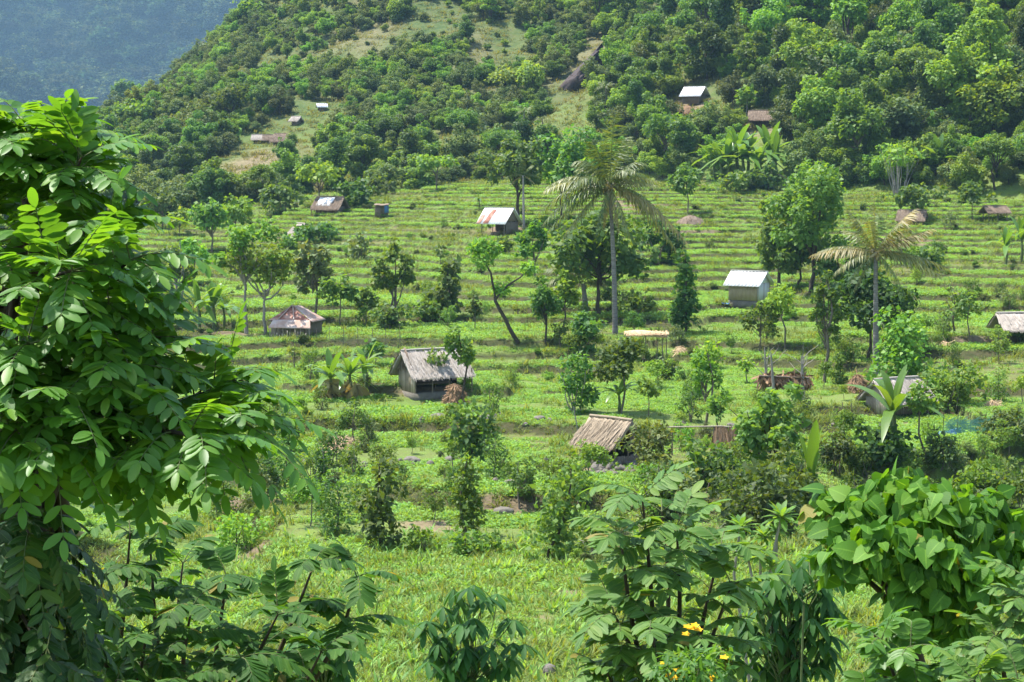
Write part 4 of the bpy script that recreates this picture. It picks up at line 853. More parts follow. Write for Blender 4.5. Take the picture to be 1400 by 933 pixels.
# large grey thatched hut with an open front, gable to the left
t, r, b, pm = hut('thatched_hut', 'large open fronted hut with weathered grey thatched roof and bamboo gable, on the raised bench', 590, 531, 27, 3.5, 2.4, 1.2, 1.05, .5, .25, 'thatch', .14)
posts(t, [(-1.6, -1.2), (-.5, -1.2), (.6, -1.2), (1.6, -1.2), (1.6, 1.2), (-1.6, 1.2), (1.9, -1.6)], 1.2)
mk('side_wall', slats(r, (-1.6, -1.2), (-1.6, 1.2), -.3, 1.3, .08), M['bamboo'], t)
mk('gable_panel', [gable_wall(3.3, 2.4, -1.72, 1.25, 2.5) + (0,)] + [straws(r, 160, 0, 1, ((-1.8, -.15, 2.4), (-1.8, .15, 2.4)), ((-1.8, -1.3, 1.1), (-1.8, 1.3, 1.1)), .3, .6) + (0,)], M['thatch_old'], t)
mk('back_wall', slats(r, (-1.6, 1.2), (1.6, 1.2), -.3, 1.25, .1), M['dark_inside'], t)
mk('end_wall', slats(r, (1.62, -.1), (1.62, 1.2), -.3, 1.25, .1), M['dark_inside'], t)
mk('platform', [box((-.2, .2, .28), (2.6, 1.6, .08)) + (0,)] + [box((x, y, -.05), (.08, .08, .62)) + (0,) for x in (-1.4, 1.0) for y in (-.5, .9)], M['wood'], t)
mk('floor', [box((0, 0, -.5), (3.3, 2.5, .6)) + (0,)], M['stone'], t)
t.scale = (.92, .92, .92)
# tan thatched hut on a pile of stones
t, r, b, pm = hut('thatched_hut', 'tan thatched hut with straw lower walls standing on a heap of stones', 835, 632, -43, 2.0, 1.9, 1.15, .8, .32, .22, 'thatch_tan', .14)
posts(t, [(-.95, -.9), (.1, -.9), (.98, -.9), (.98, .9), (-.95, .9), (.98, 0)], 1.05)
mk('straw_wall', [straws(r, 700, 0, 1, ((-.95, -.92, .85), (.1, -.92, .85)), ((-.95, -1.0, -.1), (.1, -1.0, -.1)), .3, .8) + (0,), box((-.43, -.88, .38), (1.0, .06, .9)) + (0,)], M['straw'], t)
mk('rail', [box((.55, -.9, z), (.85, .05, .06)) + (0,) for z in (.02, .2)], M['wood'], t)
mk('side_wall', slats(r, (1.0, -.85), (1.0, .9), -.1, .4, .12), M['wood'], t)
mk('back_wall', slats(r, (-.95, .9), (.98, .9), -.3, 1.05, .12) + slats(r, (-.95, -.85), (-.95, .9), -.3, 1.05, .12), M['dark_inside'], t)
mk('hanging_straw', [straws(r, 220, 0, 1, ((1.12, -.1, 1.8), (1.12, .5, 1.6)), ((1.15, -.1, 1.0), (1.15, .8, 1.0)), .3, .7) + (0,)], M['thatch_old'], t)
mk('floor', [box((0, 0, -.25), (2.1, 2.0, .4)) + (0,)], M['soil'], t)
# rusty roofed hut of sticks
base = hit(404, 459); t = thing('metal_roofed_hut', 'hut of upright sticks under rusty patched metal sheets with an awning', 'hut', base, None, R(-14)); r = np.random.default_rng(5)
zz = 1.15
pa, pk, pb = (-1.75, -1.3, zz + .12), (-.35, .3, 2.55), (1.7, -1.3, zz + .12)
ro = mk('roof', [plate((-1.72, -1.32, zz + .1), (1.72, -1.32, zz + .1), (-.25, .25, 2.2), (-.4, .25, 2.2), .03, 24, 8, lambda u, v: .02 * np.sin(u * 90)) + (0,)], M['metal_rust'], t)
for xa, xb in ((-.95, -.38), (.35, -.28)):
    mk('batten', [tube([(xa, -1.3, zz + .2), (xb, .22, 2.28)], .05, 5) + (0,)], M['metal_pale'], ro)
mk('roof_side', [plate((-.42, .25, 2.26), (-.42, 1.9, 2.2), (-1.95, 1.9, 1.15), (-1.95, -1.25, 1.15), .03, 8, 8) + (0,), plate((-.22, 1.9, 2.2), (-.22, .25, 2.26), (1.92, -1.25, 1.15), (1.92, 1.9, 1.15), .03, 8, 8) + (0,)], M['metal_pale'], t)
mk('awning', [plate((-1.35, -1.36, 1.3), (-1.5, -2.15, .72), (2.05, -2.15, .74), (1.75, -1.36, 1.3), .03, 6, 50, lambda u, v: .015 * np.sin(v * 120)) + (0,)], M['metal_pale'], t)
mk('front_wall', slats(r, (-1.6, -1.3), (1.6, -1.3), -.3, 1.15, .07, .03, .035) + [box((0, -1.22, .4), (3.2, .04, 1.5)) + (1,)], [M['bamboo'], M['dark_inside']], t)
mk('side_wall', slats(r, (-1.6, -1.25), (-1.6, 1.8), -.3, 1.2, .09) , M['wood'], t)
mk('right_wall', slats(r, (1.6, -1.25), (1.6, 1.8), -.3, 1.2, .09) , M['wood'], t)
posts(t, [(-1.4, -2.05), (-.3, -2.05), (.7, -2.05), (1.9, -2.05)], .72, .035, 'bamboo')
mk('stick_fence', slats(r, (-1.3, -2.2), (1.8, -2.2), -.2, .38, .05, .14, .16, .03), M['bamboo'], t)
t.scale = (.86, .86, .9)
# striped corrugated roof hut
t, r, b, pm = hut('metal_roofed_hut', 'open shed with sloping white corrugated roof striped with rust, on the upper terraces', 683, 318, -30, 2.9, 3.0, 1.2, 1.35, .35, .3, 'metal_white')
posts(t, [(-1.3, -1.4), (0, -1.4), (1.35, -1.4), (1.35, 1.4), (-1.3, 1.4)], 1.2)
mk('rusty_sheet', [plate((-.7, -.3, 2.33), (-.95, -1.85, .94), (-.35, -1.85, .94), (-.15, -.3, 2.33), .02, 4, 8) + (0,), plate((-1.6, -.9, 1.8), (-1.7, -1.88, .92), (-1.25, -1.88, .92), (-1.15, -.9, 1.8), .02, 4, 8) + (0,)], M['metal_rust'], t)
mk('side_wall', slats(r, (1.35, -1.0), (1.35, 1.4), -.3, 1.1, .14), M['wood'], t)
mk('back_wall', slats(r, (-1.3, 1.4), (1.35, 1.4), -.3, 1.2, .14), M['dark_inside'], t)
mk('gable_panel', [gable_wall(2.9, 2.9, 1.4, 1.15, 2.5) + (0,)], M['thatch_old'], t)
# white hut on a dark base
t, r, b, pm = hut('metal_roofed_hut', 'neat hut with plain white metal roof, pale plank walls and dark stone base', 1024, 418, -33, 2.55, 2.2, 1.8, .85, .35, .3, 'metal_white')
mk('base', [box((0, 0, .05), (2.5, 2.15, .7)) + (0,)], M['stone'], t)
mk('front_wall', [box((-.02, -1.05, 1.04), (2.4, .06, 1.26)) + (0,)] + slats(r, (-1.2, -1.1), (1.2, -1.1), .42, 1.66, .12, .0, .012), M['plaster'], t)
mk('end_wall', [plate((1.25, -1.05, .42), (1.25, 1.1, .42), (1.25, 1.1, 1.75), (1.25, -1.05, 1.7), .05) + (0,), plate((1.245, -1.05, 1.7), (1.245, 1.05, 1.7), (1.245, .05, 2.5), (1.245, -.05, 2.5), .05) + (0,)], M['panel_white'], t)
mk('back_wall', [box((0, 1.08, 1.05), (2.4, .06, 1.3)) + (0,), box((-1.22, 0, 1.05), (.06, 2.1, 1.3)) + (0,)], M['plaster'], t)
mk('seam', [box((1.27, y, 1.1), (.03, .05, 1.3)) + (0,) for y in (-1.03, 0, 1.0)], M['plaster'], t)
base = hit(992, 418); tg = mk('tarpaulin', [(np.concatenate([np.stack(np.meshgrid(np.linspace(-.3, .3, 6), np.linspace(-.15, .15, 4), indexing='ij') + [np.random.default_rng(1).uniform(.08, .25, (6, 4))], -1).reshape(-1, 3)]), np.array([[i * 4 + j, i * 4 + j + 4, i * 4 + j + 5, i * 4 + j + 1] for i in range(5) for j in range(3)]), 0)], M['cloth_blue'], None, base)
tag(tg, 'small crumpled blue tarpaulin beside the dark base of the white roofed hut', 'tarpaulin')
# far brown and white hut
t, r, b, pm = hut('thatched_hut', 'far hut with one white and one brown thatched slope below the bright spreading tree', 452, 293, -16, 2.9, 3.0, .9, 1.1, .45, .3, 'thatch_old')
mk('metal_sheet', [plate((-1.2, -.25, 1.95), (-1.3, -1.5, .98), (.5, -1.5, .98), (.7, -.25, 1.95), .03, 4, 30, lambda u, v: .015 * np.sin(v * 90)) + (0,)], M['metal_white'], t)
mk('front_wall', slats(r, (-1.3, -1.35), (1.3, -1.35), -.3, .85, .12), M['thatch_old'], t)
mk('side_wall', slats(r, (1.3, -1.35), (1.3, 1.35), -.3, .9, .12), M['wood'], t); mk('far_wall', slats(r, (-1.3, -1.35), (-1.3, 1.35), -.3, .9, .12), M['wood'], t)
posts(t, [(-1.75, -1.7), (1.75, -1.7)], .65, .05)
# small grey hut on the upper left
t, r, b, pm = hut('thatched_hut', 'small grey thatched hut with dark open gable on the upper left terraces', 412, 327, -62, 1.9, 1.9, .75, .9, .35, .3, 'thatch')
posts(t, [(-.9, -.9), (.9, -.9), (.9, .9), (-.9, .9)], .75)
mk('back_wall', slats(r, (-.85, -.9), (-.85, .9), -.3, .8, .12), M['dark_inside'], t); mk('side_wall', slats(r, (-.85, -.88), (.9, -.88), -.3, .6, .12), M['thatch_old'], t); mk('far_wall', slats(r, (-.85, .9), (.9, .9), -.3, .7, .12), M['dark_inside'], t)
# lean-to with blue cloth
base = hit(522, 296); t = thing('shed', 'tiny dark lean-to with a blue cloth hanging at its corner, far upper terraces', 'shed', base)
mk('roof', [plate((-.85, .6, 1.35), (-.85, -.7, 1.2), (.85, -.7, 1.2), (.85, .6, 1.35), .05, 3, 8, lambda u, v: .04 * np.sin(v * 9)) + (0,)], M['thatch_old'], t)
mk('wall', slats(r, (-.7, .4), (.7, .4), -.2, 1.25, .12) + slats(r, (-.7, -.5), (-.1, -.5), -.2, 1.1, .12), M['wood'], t)
posts(t, [(-.75, -.6), (.75, -.6)], 1.2, .04)
mk('cloth', [plate((.35, -.64, 1.2), (.35, -.66, .3), (.85, -.66, .35), (.85, -.64, 1.2), .01, 5, 8, lambda u, v: .05 * np.sin(v * 14)) + (0,)], M['cloth_blue'], t)
# thatched roof at the right edge
t, r, b, pm = hut('thatched_shelter', 'thatched shelter on thin posts cut by the right edge of the photo', 1392, 468, 6, 2.5, 2.4, 1.15, .75, .4, .3, 'thatch')
posts(t, [(-1.15, -1.1), (1.15, -1.1), (1.15, 1.1), (-1.15, 1.1)], 1.15, .045)
# half hidden grey roof behind the banana plant
t, r, b, pm = hut('thatched_hut', 'low hut half hidden behind the banana plant, grey thatched roof with woven gable', 1226, 560, 28, 2.6, 2.0, .75, .85, .35, .3, 'thatch')
mk('gable_panel', slats(r, (-1.32, -.95), (-1.32, .95), -.2, .85, .14) + [gable_wall(2.6, 1.9, -1.34, .7, 1.55) + (0,)], M['bamboo'], t)
mk('front_wall', slats(r, (-1.3, -.95), (1.3, -.95), -.2, .75, .12), M['wood'], t); mk('back_wall', slats(r, (-1.3, .95), (1.3, .95), -.2, .75, .12), M['wood'], t)
posts(t, [(-1.3, -1.0), (1.3, -1.0)], .75, .05)
# huts in and below the forest
t, r, b, pm = hut('metal_roofed_hut', 'hut with pale metal roof high in the forest edge above bare brown earth', 950, 140, -30, 2.9, 3.0, 1.1, 1.2, .4, .3, 'metal_white')
mk('front_wall', slats(r, (-1.3, -1.4), (1.3, -1.4), -.3, 1.1, .2), M['wood'], t); mk('end_wall', slats(r, (1.35, -1.4), (1.35, 1.4), -.3, 1.1, .2), M['wood'], t); mk('back_wall', slats(r, (-1.3, 1.4), (1.3, 1.4), -.3, 1.1, .2), M['dark_inside'], t); posts(t, [(-1.3, -1.5), (1.3, -1.5)], 1.1)
t, r, b, pm = hut('thatched_hut', 'hut with brown thatched roof between slim trees in the forest above the banana grove', 1041, 171, -8, 3.0, 2.8, .9, 1.0, .45, .3, 'thatch_old')
mk('front_wall', slats(r, (-1.3, -1.3), (1.3, -1.3), -.3, .9, .2), M['dark_inside'], t); mk('end_wall', slats(r, (1.35, -1.3), (1.35, 1.3), -.3, .9, .2), M['dark_inside'], t); posts(t, [(-1.3, -1.4), (1.3, -1.4)], .9)
t, r, b, pm = hut('thatched_hut', 'sagging old thatched roof behind the right fronds of the yellowish palm', 1247, 304, -20, 3.2, 2.4, .6, 1.0, .45, .3, 'thatch_old')
mk('front_wall', slats(r, (-1.6, -1.2), (1.6, -1.2), -.3, .6, .2), M['wood'], t); mk('end_wall', slats(r, (1.6, -1.2), (1.6, 1.2), -.3, .6, .2), M['wood'], t); posts(t, [(-1.6, -1.3), (1.6, -1.3)], .6)
t.scale = (.8, .8, .8)
t, r, b, pm = hut('thatched_shelter', 'small grey thatched shelter on dark posts at the forest foot near the right edge', 1360, 304, 8, 2.0, 1.8, 1.05, .5, .35, .3, 'thatch_old')
posts(t, [(-1.0, -.8), (0, -.8), (1.0, -.8), (1.0, .8), (-1.0, .8)], 1.05, .06)
for px, py, yw, L, rf, lab in ((388, 198, -20, 3.0, 'thatch_old', 'larger brown roofed hut in the group on the far left hillside'), (368, 196, 10, 1.8, 'thatch_old', 'low brown hut just left of the larger one on the far left hillside'), (353, 196, 0, 1.7, 'thatch', 'small hut at the left of the far hillside group'), (405, 172, -25, 1.5, 'thatch', 'small pale roofed hut above the far hillside group'), (440, 152, 15, 1.5, 'metal_white', 'tiny white roof highest on the far left hillside'), (245, 292, 12, 2.2, 'thatch_tan', 'small pinkish roofed hut behind the yellowish green tree at left')):
    t, r, b, pm = hut('far_hut', lab, px, py, yw, L, L * .85, .7, L * .34, .3, .2, rf)
    q = L * .38; mk('front_wall', slats(r, (-L / 2 + .2, -q), (L / 2 - .2, -q), -.5, .75, .3), M['wood'], t); mk('end_wall', slats(r, (L / 2 - .2, -q), (L / 2 - .2, q), -.5, .75, .3), M['wood'], t); mk('back_wall', slats(r, (-L / 2 + .2, q), (L / 2 - .2, q), -.5, .75, .3), M['dark_inside'], t)

# frame roofed with dead leaves on crooked trunks
base = hit(1072, 566); t = thing('leaf_roofed_frame', 'rough frame of crooked dead trunks roofed with hanging dry brown leaves', 'shelter', base); pm = F / base[1]; r = np.random.default_rng(2)
for x0, x1, x2, y, top in ((-.95, -.9, -1.0, .3, 3.4), (-.55, -.62, -.75, -.2, 3.2), (.98, .93, .85, 0, 3.0), (.85, .95, 1.1, .7, 2.9)):
    mk('post', [tube([(x0, y, -.3), (x1 + .06, y, .9), (x1, y, 1.7), (x2, y, top)], [.10, .085, .08, .03], 7) + (0,)], M['bark_pale'], t, smooth=True)
for k in range(14):
    s = (-.9, .95)[k % 2]; a = np.array([s, r.normal(.2, .3), r.uniform(1.6, 2.9)]); mk('twig', [bent(a, a + [r.normal(0, .5), r.normal(0, .3), r.uniform(.5, 1.1)], .03, .008, r, 5, .06, 5) + (0,)], M['bark_pale'], t)
mk('pole', [tube([(-1.3, 0, 1.95), (1.25, 0, 1.85)], .05, 6) + (0,), tube([(-1.1, .5, 1.9), (1.2, .5, 1.85)], .05, 6) + (0,), tube([(-.5, -.1, .55), (.55, -.4, .75)], .03, 5) + (0,), tube([(.4, 0, .1), (.95, .1, 1.0)], .035, 5) + (0,)], M['bark'], t)
mk('roof', [foliage(r, [[x, .25, 1.82 + .05 * math.sin(x * 5), .26] for x in np.linspace(-1.05, 1.1, 9)], 900, .42, up=.0, T=LOBE, droop=1.6)], M['hay'], t)
# straw shelter on posts below the palm
base = hit(890, 492); t = thing('straw_shelter', 'flat straw topped rack on thin poles to the right of the tallest palm foot', 'shelter', base); r = np.random.default_rng(3)
mk('roof', [straws(r, 800, 0, 1, ((-1.75, .3, 1.72), (1.1, .3, 1.75)), ((-1.75, -.55, 1.48), (1.1, -.55, 1.55)), .3, .7) + (0,), plate((-1.7, .4, 1.7), (-1.7, -.5, 1.46), (1.05, -.5, 1.5), (1.05, .4, 1.72), .08, 4, 14, lambda u, v: .09 * np.sin(v * 5)) + (0,)], M['straw'], t)
posts(t, [(-1.5, -.4), (-.4, -.45), (.7, -.4), (1.0, .3), (-1.3, .3), (.35, -.35)], 1.55, .035, 'bark')
# bundles of straw hung on a pole
base = hit(985, 624); t = thing('straw_rack', 'bundles of brown straw draped over a long horizontal bamboo pole', 'rack', base); r = np.random.default_rng(4)
mk('pole', [tube([(-2.6, 0, 1.32), (0, .05, 1.36), (.9, 0, 1.3)], .035, 6) + (0,)], M['bamboo'], t)
for x in (-2.2, -.3, .75): mk('post', [tube([(x, .06, -.3), (x, .06, 1.34)], .04, 6) + (0,)], M['bark'], t)
for x, w, b in ((.0, .5, 0), (.55, .3, -.25)):
    mk('straw_bundle', [straws(r, 420, 0, 1, ((x - w * .6, s * .03, 1.4), (x + w * .6, s * .03, 1.4)), ((x - w * .7, s * .3, .25 + b), (x + w * .9, s * .3, .25 + b)), .4, 1.0) + (0,) for s in (-1, 1)], M['hay'], t)

def heap(name, px, py, wpx, hpx, mat, label, cat, n=700, fl=1.2):
    base = hit(px, py); pm = F / base[1]; w, h = wpx / pm / 2, hpx / pm; r = np.random.default_rng(px)
    m = 18; k = 10; th = np.linspace(0, 2 * np.pi, m, endpoint=False); ph = np.linspace(0, 1, k)
    prof = np.stack([(1 - ph ** fl) ** .6 * w, ph * h - .05], -1)
    V = np.array([[q * math.cos(a) * (1 + .12 * float(vn(a * 2 + px, j * .7))), q * math.sin(a) * .8, z] for j, (q, z) in enumerate(prof) for a in th])
    Q = np.array([[j * m + i, j * m + (i + 1) % m, (j + 1) * m + (i + 1) % m, (j + 1) * m + i] for j in range(k - 1) for i in range(m)])
    a = r.uniform(0, 6.3, n); v = r.random(n); q = (1 - v ** fl) ** .6 * w * 1.0; P = np.stack([q * np.cos(a), q * np.sin(a) * .8, v * h], -1)
    A = unit(np.stack([np.cos(a) * .5, np.sin(a) * .5, -.8 + 0 * a], -1) + r.normal(0, .45, (n, 3))); N = unit(np.stack([np.cos(a), np.sin(a), .5 + 0 * a], -1) + r.normal(0, .3, (n, 3)))
    T_ = np.array([[0, .5, 0], [0, -.5, 0], [1, -.5, 0], [1, .5, 0]]); T_[:, 1] *= .09
    o = mk(name, [(V, Q, 0), stamp(T_, np.array([[0, 1, 2, 3]]), P, A, N, r.uniform(.2, .45, n)) + (0,)], M[mat], None, base); return tag(o, label, cat)
heap('haystack', 1172, 536, 34, 24, 'hay', 'brown rounded haystack left of the half hidden thatched hut', 'haystack')
heap('haystack', 622, 556, 34, 32, 'hay', 'hay piled around the stem at the right end of the large grey thatched hut', 'haystack')
heap('straw_heap', 466, 618, 62, 22, 'straw', 'flat spread of pale dry straw on the lower left terrace', 'straw heap', 900, .8)
heap('thatch_heap', 944, 308, 44, 14, 'thatch_old', 'dark brown collapsed thatch beside the lone rounded tree on the upper terraces', 'thatch heap', 500)
heap('straw_heap', 931, 484, 26, 11, 'straw', 'small straw heap right of the straw topped rack', 'straw heap', 300, .9)
heap('straw_heap', 1358, 556, 22, 9, 'straw', 'small straw heap behind the blue net', 'straw heap', 250, .9)
heap('straw_heap', 1290, 474, 30, 8, 'straw', 'thin straw heap above the spreading shrub on the right terraces', 'straw heap', 250, .9)
heap('thatch_heap', 940, 156, 26, 12, 'hay', 'brown heap just below the pale roofed hut in the forest edge', 'thatch heap', 300)

# nets, poles, cloth
def poles(name, pts, h, mat='bamboo'): pass
base = hit(1345, 594); t = thing('net_fence', 'fence of thin blue netting on sticks at the right edge of the terraces', 'fence', base); r = np.random.default_rng(8)
g = []
for s in range(900):
    x0 = r.uniform(-2.0, 1.9); z0 = r.uniform(.0, .72); a = r.uniform(-.8, .8); l = r.uniform(.25, .5)
    g.append(((x0, .0 + .12 * math.sin(x0 * 2), z0), (math.cos(a), 0, math.sin(a)), l))
P = np.array([q[0] for q in g]); A = np.array([q[1] for q in g]); Nn = np.tile([[0, -1., .1]], (len(g), 1))
T_ = np.array([[0, .5, 0], [0, -.5, 0], [1, -.5, 0], [1, .5, 0]]) * [1, .035, 1]
mk('net', [stamp(T_, np.array([[0, 1, 2, 3]]), P, A, Nn, np.array([q[2] for q in g])) + (0,)], M['net_blue'], t)
for x in np.linspace(-2, 2, 7): mk('post', [tube([(x, .02 + .12 * math.sin(x * 2), -.3), (x + r.normal(0, .05), .02, 1.15 + r.normal(0, .15))], .018, 5) + (0,)], M['bark_dark'], t)
mk('tarpaulin', [plate((-2.3, .1, .05), (-2.3, -.1, -.15), (-1.1, -.1, -.1), (-1.1, .1, .3), .02, 5, 9, lambda u, v: .06 * np.sin(v * 11)) + (0,)], M['cloth_blue'], t)
base = hit(1157, 592); t = thing('yellow_net', 'narrow translucent yellow cloth hung between two sticks at the bank edge', 'cloth', base)
mk('cloth', [plate((-.12, 0, 1.05), (-.22, 0, .05), (.26, .03, .1), (.2, .03, 1.0), .01, 6, 6, lambda u, v: .03 * np.sin(v * 8)) + (0,)], M['cloth_yellow'], t)
for x in (-.2, .24): mk('post', [tube([(x, .03, -.2), (x, .03, 1.5)], .02, 5) + (0,)], M['bark'], t)
base = hit(470, 470); t = thing('net_fence', 'low grey net fence on thin sticks right of the rusty roofed hut', 'fence', base)
W = 3.8; r = np.random.default_rng(9); n = 1100; P = np.stack([r.uniform(-W, W, n), r.normal(0, .02, n), r.uniform(0, .5, n)], -1); a = r.choice([.7, -.7], n) + r.normal(0, .1, n)
mk('net', [stamp(T_ * [1, .6, 1], np.array([[0, 1, 2, 3]]), P, np.stack([np.cos(a), 0 * a, np.sin(a)], -1), np.tile([[0, -1., 0]], (n, 1)), r.uniform(.15, .35, n)) + (0,)], M['net_grey'], t)
for x in np.linspace(-W, W, 9): mk('post', [tube([(x, .03, -.3), (x + r.normal(0, .04), .03, .8 + r.uniform(0, .5))], .02, 5) + (0,)], M['bark'], t)
base = hit(792, 605); o = mk('leaning_pole', [tube([(0, 0, -.2), (-.12, 0, .8), (-.28, 0, 1.7)], .03, 6) + (0,)], M['bark_pale'], None, base); tag(o, 'pale bare pole leaning at the left eave of the tan thatched hut', 'pole')

# ------------------------------------------------------------------ stones
def stone_mesh(seed):
    bm = bmesh.new(); bmesh.ops.create_icosphere(bm, subdivisions=3, radius=.5); r = np.random.default_rng(seed); f = r.uniform(.75, 1.2, 3) * [1.15, 1, .72]; o = r.uniform(0, 50, 3)
    for v in bm.verts:
        p = v.co; k = 1 + .22 * float(vn(p.x * 2.2 + o[0], p.y * 2.2 + p.z * 1.7 + o[1])) + .08 * float(vn(p.x * 6 + o[2], p.z * 6 + p.y * 3))
        v.co = Vector((p.x * k * f[0], p.y * k * f[1], p.z * k * f[2]))
    me = bpy.data.meshes.new('boulder'); bm.to_mesh(me); bm.free(); me.materials.append(M['stone']); return me
STM = [stone_mesh(s) for s in range(6)]
STONES = [(688, 704, 26, 'large dark boulder left of the leaning leaf-smothered tree'), (700, 664, 20, 'pale grey boulder above the large dark one'), (678, 662, 12, 'small stone left of the pale grey boulder'), (475, 634, 34, 'low flat dark boulder under the straw heap'), (418, 636, 14, 'stone left of the thin stemmed sapling'), (563, 634, 22, 'flat boulder in the lower terrace wall left of the two lobed tree'), (615, 632, 18, 'stone in the lower terrace wall beside the two lobed tree'), (497, 642, 12, 'small stone right of the low flat dark boulder'),
 (795, 752, 22, 'dark boulder at the foot of the thin leafy shrub'), (812, 748, 16, 'stone right of the dark boulder by the thin leafy shrub'), (790, 672, 20, 'stone beside the top of the leaning leaf-smothered tree'), (668, 574, 26, 'broad boulder in the bank right of the large grey thatched hut'), (600, 574, 22, 'boulder in the bank below the large grey thatched hut'), (738, 575, 14, 'stone in the bank left of the loose leafy shrub'), (750, 925, 26, 'flat stone in the maize at the bottom of the photo'), (497, 852, 10, 'small stone in the maize left of the middle cassava plant')]
for k, (px, py, w, lab) in enumerate(STONES):
    b = hit(px, py); o = link('boulder', STM[k % 6], None, b + [0, 0, .1]); s = w / (F / b[1]) / 1.1; o.scale = (s, s, s); o.rotation_euler = (0, 0, k * 1.3); tag(o, lab, 'boulder', 'boulders on the fields')
r = np.random.default_rng(21)
for k in range(46):
    px, py = r.uniform(795, 868), r.uniform(630, 652)
    b = hit(px, py); s = r.uniform(.22, .48); o = link('stone', STM[k % 6], None, b + [0, 0, .05]); o.scale = (s, s, s); o.rotation_euler = tuple(r.uniform(0, 6, 3)); tag(o, 'rough dark stone in the heap under the tan thatched hut', 'stone', 'stones heaped under the tan hut')
for k in range(60):
    px, py = [(r.uniform(410, 660), r.normal(634, 5)), (r.uniform(560, 760), r.normal(573, 5)), (r.uniform(690, 800), r.normal(655, 10)), (r.uniform(860, 1150), r.normal(585, 3))][k % 4]
    b = hit(px, py); s = r.uniform(.15, .4); o = link('stone', STM[k % 6], None, b + [0, 0, .02]); o.scale = (s, s, s * .8); o.rotation_euler = tuple(r.uniform(0, 6, 3)); tag(o, 'small rough stone in a low terrace edge', 'stone', 'stones along the terrace edges')

# dark rock slab on the far hillside
def rock_slab():
    c = hit(795, 108); n = 26
    a, b_, cc, dd = [at(px, py, c[1]) - c for px, py in ((823, 60), (818, 98), (776, 142), (756, 128))]
    u, v = np.meshgrid(np.linspace(0, 1, n), np.linspace(0, 1, n), indexing='ij'); U, W_ = u[..., None], v[..., None]
    P = a * (1 - U) * (1 - W_) + b_ * (1 - U) * W_ + cc * U * W_ + dd * U * (1 - W_)
    P = P + (fbm(u * 6 + 3, v * 5, 4)[..., None]) * np.array([1.5, -2.2, 1.6])
    P[..., 1] += -5 * np.sin(np.pi * u) * np.sin(np.pi * v) ** .5
    g = np.asarray(height(P[..., 0] + c[0], P[..., 1] + c[1])) - c[2]; P[..., 1] = P[..., 1] - 5
    top = P.reshape(-1, 3); back = top + [0, 16, -4]
    i, j = np.meshgrid(np.arange(n - 1), np.arange(n - 1), indexing='ij'); q = (i * n + j).ravel(); Q = np.stack([q, q + n, q + n + 1, q + 1], -1)
    qs = [Q, Q[:, ::-1] + n * n]
    for e in (np.arange(n), (n - 1) * n + np.arange(n)[::-1], np.arange(n)[::-1] * n, np.arange(n) * n + n - 1): qs.append(np.stack([e[:-1], e[1:], e[1:] + n * n, e[:-1] + n * n], -1))
    o = mk('rock_outcrop', [(np.concatenate([top, back]), np.concatenate(qs), 0)], M['rock'], None, c); tag(o, 'bare dark rock face slanting across the far hillside', 'rock')
rock_slab()
# ------------------------------------------------------------------ trees of the hills: a few meshes, many individual copies
def tree_mesh(kind, H, W, leaf, n, seed, mat, bark='bark_dark'):
    tg, cg = tree_geo(kind, H, W, leaf, n, seed)
    o = mk('hill_tree', [(v, q, 0) for v, q, _ in tg] + [(v, q, 1) for v, q, _ in cg], [M[bark], M[mat]]); me = o.data; bpy.data.objects.remove(o); return me
V_FOREST = [(tree_mesh(*a), tone, shape) for a, tone, shape in (
    (('forest', 9, 7, .40, 5200, 1, 'mid'), 'mid green', 'round crowned'), (('forest', 10, 6.5, .42, 5200, 2, 'dark'), 'dark green', 'round crowned'), (('umbrella', 10, 8, .38, 4200, 3, 'mid'), 'mid green', 'flat topped'),
    (('tiers', 11, 8, .40, 4400, 4, 'bright'), 'bright green', 'open crowned'), (('column', 10, 5, .40, 4200, 5, 'dark'), 'dark green', 'narrow'), (('forest', 8, 7.5, .40, 4600, 6, 'bright'), 'bright green', 'round crowned'),
    (('forest', 9, 8, .40, 5200, 7, 'olive'), 'olive green', 'round crowned'), (('sparse', 10, 6, .38, 3000, 8, 'yellow'), 'yellowish green', 'thin crowned'), (('bush', 6, 7, .40, 4200, 9, 'scrub'), 'dark green', 'low bushy'), (('bush', 6, 7, .40, 4200, 10, 'mid'), 'mid green', 'low bushy'))]
TH = [tree_mesh('thicket', 5, 9, .34, 2600, 110 + k, m_) for k, m_ in enumerate(('scrub', 'olive', 'grey', 'scrub', 'mid'))]
def far_palm_mesh(seed):
    r = np.random.default_rng(seed); g = [tube([(0, 0, -.2), (.2, 0, 3.5), (.1, 0, 7)], [.2, .16, .13], 6) + (0,)]
    for k in range(16):
        a = k * 2.4; e = R(r.uniform(0, 75)); g += [(v, q, 1) for v, q, _ in frond_geo(r, np.array([.1, 0, 7]), (math.cos(a) * math.cos(e), math.sin(a) * math.cos(e), math.sin(e)), 3.2, r.uniform(.3, .6), 16)]
    o = mk('far_palm', g, [M['palm_bark'], M['palm']]); me = o.data; bpy.data.objects.remove(o); return me
FARPALM = [far_palm_mesh(s) for s in (1, 2)]

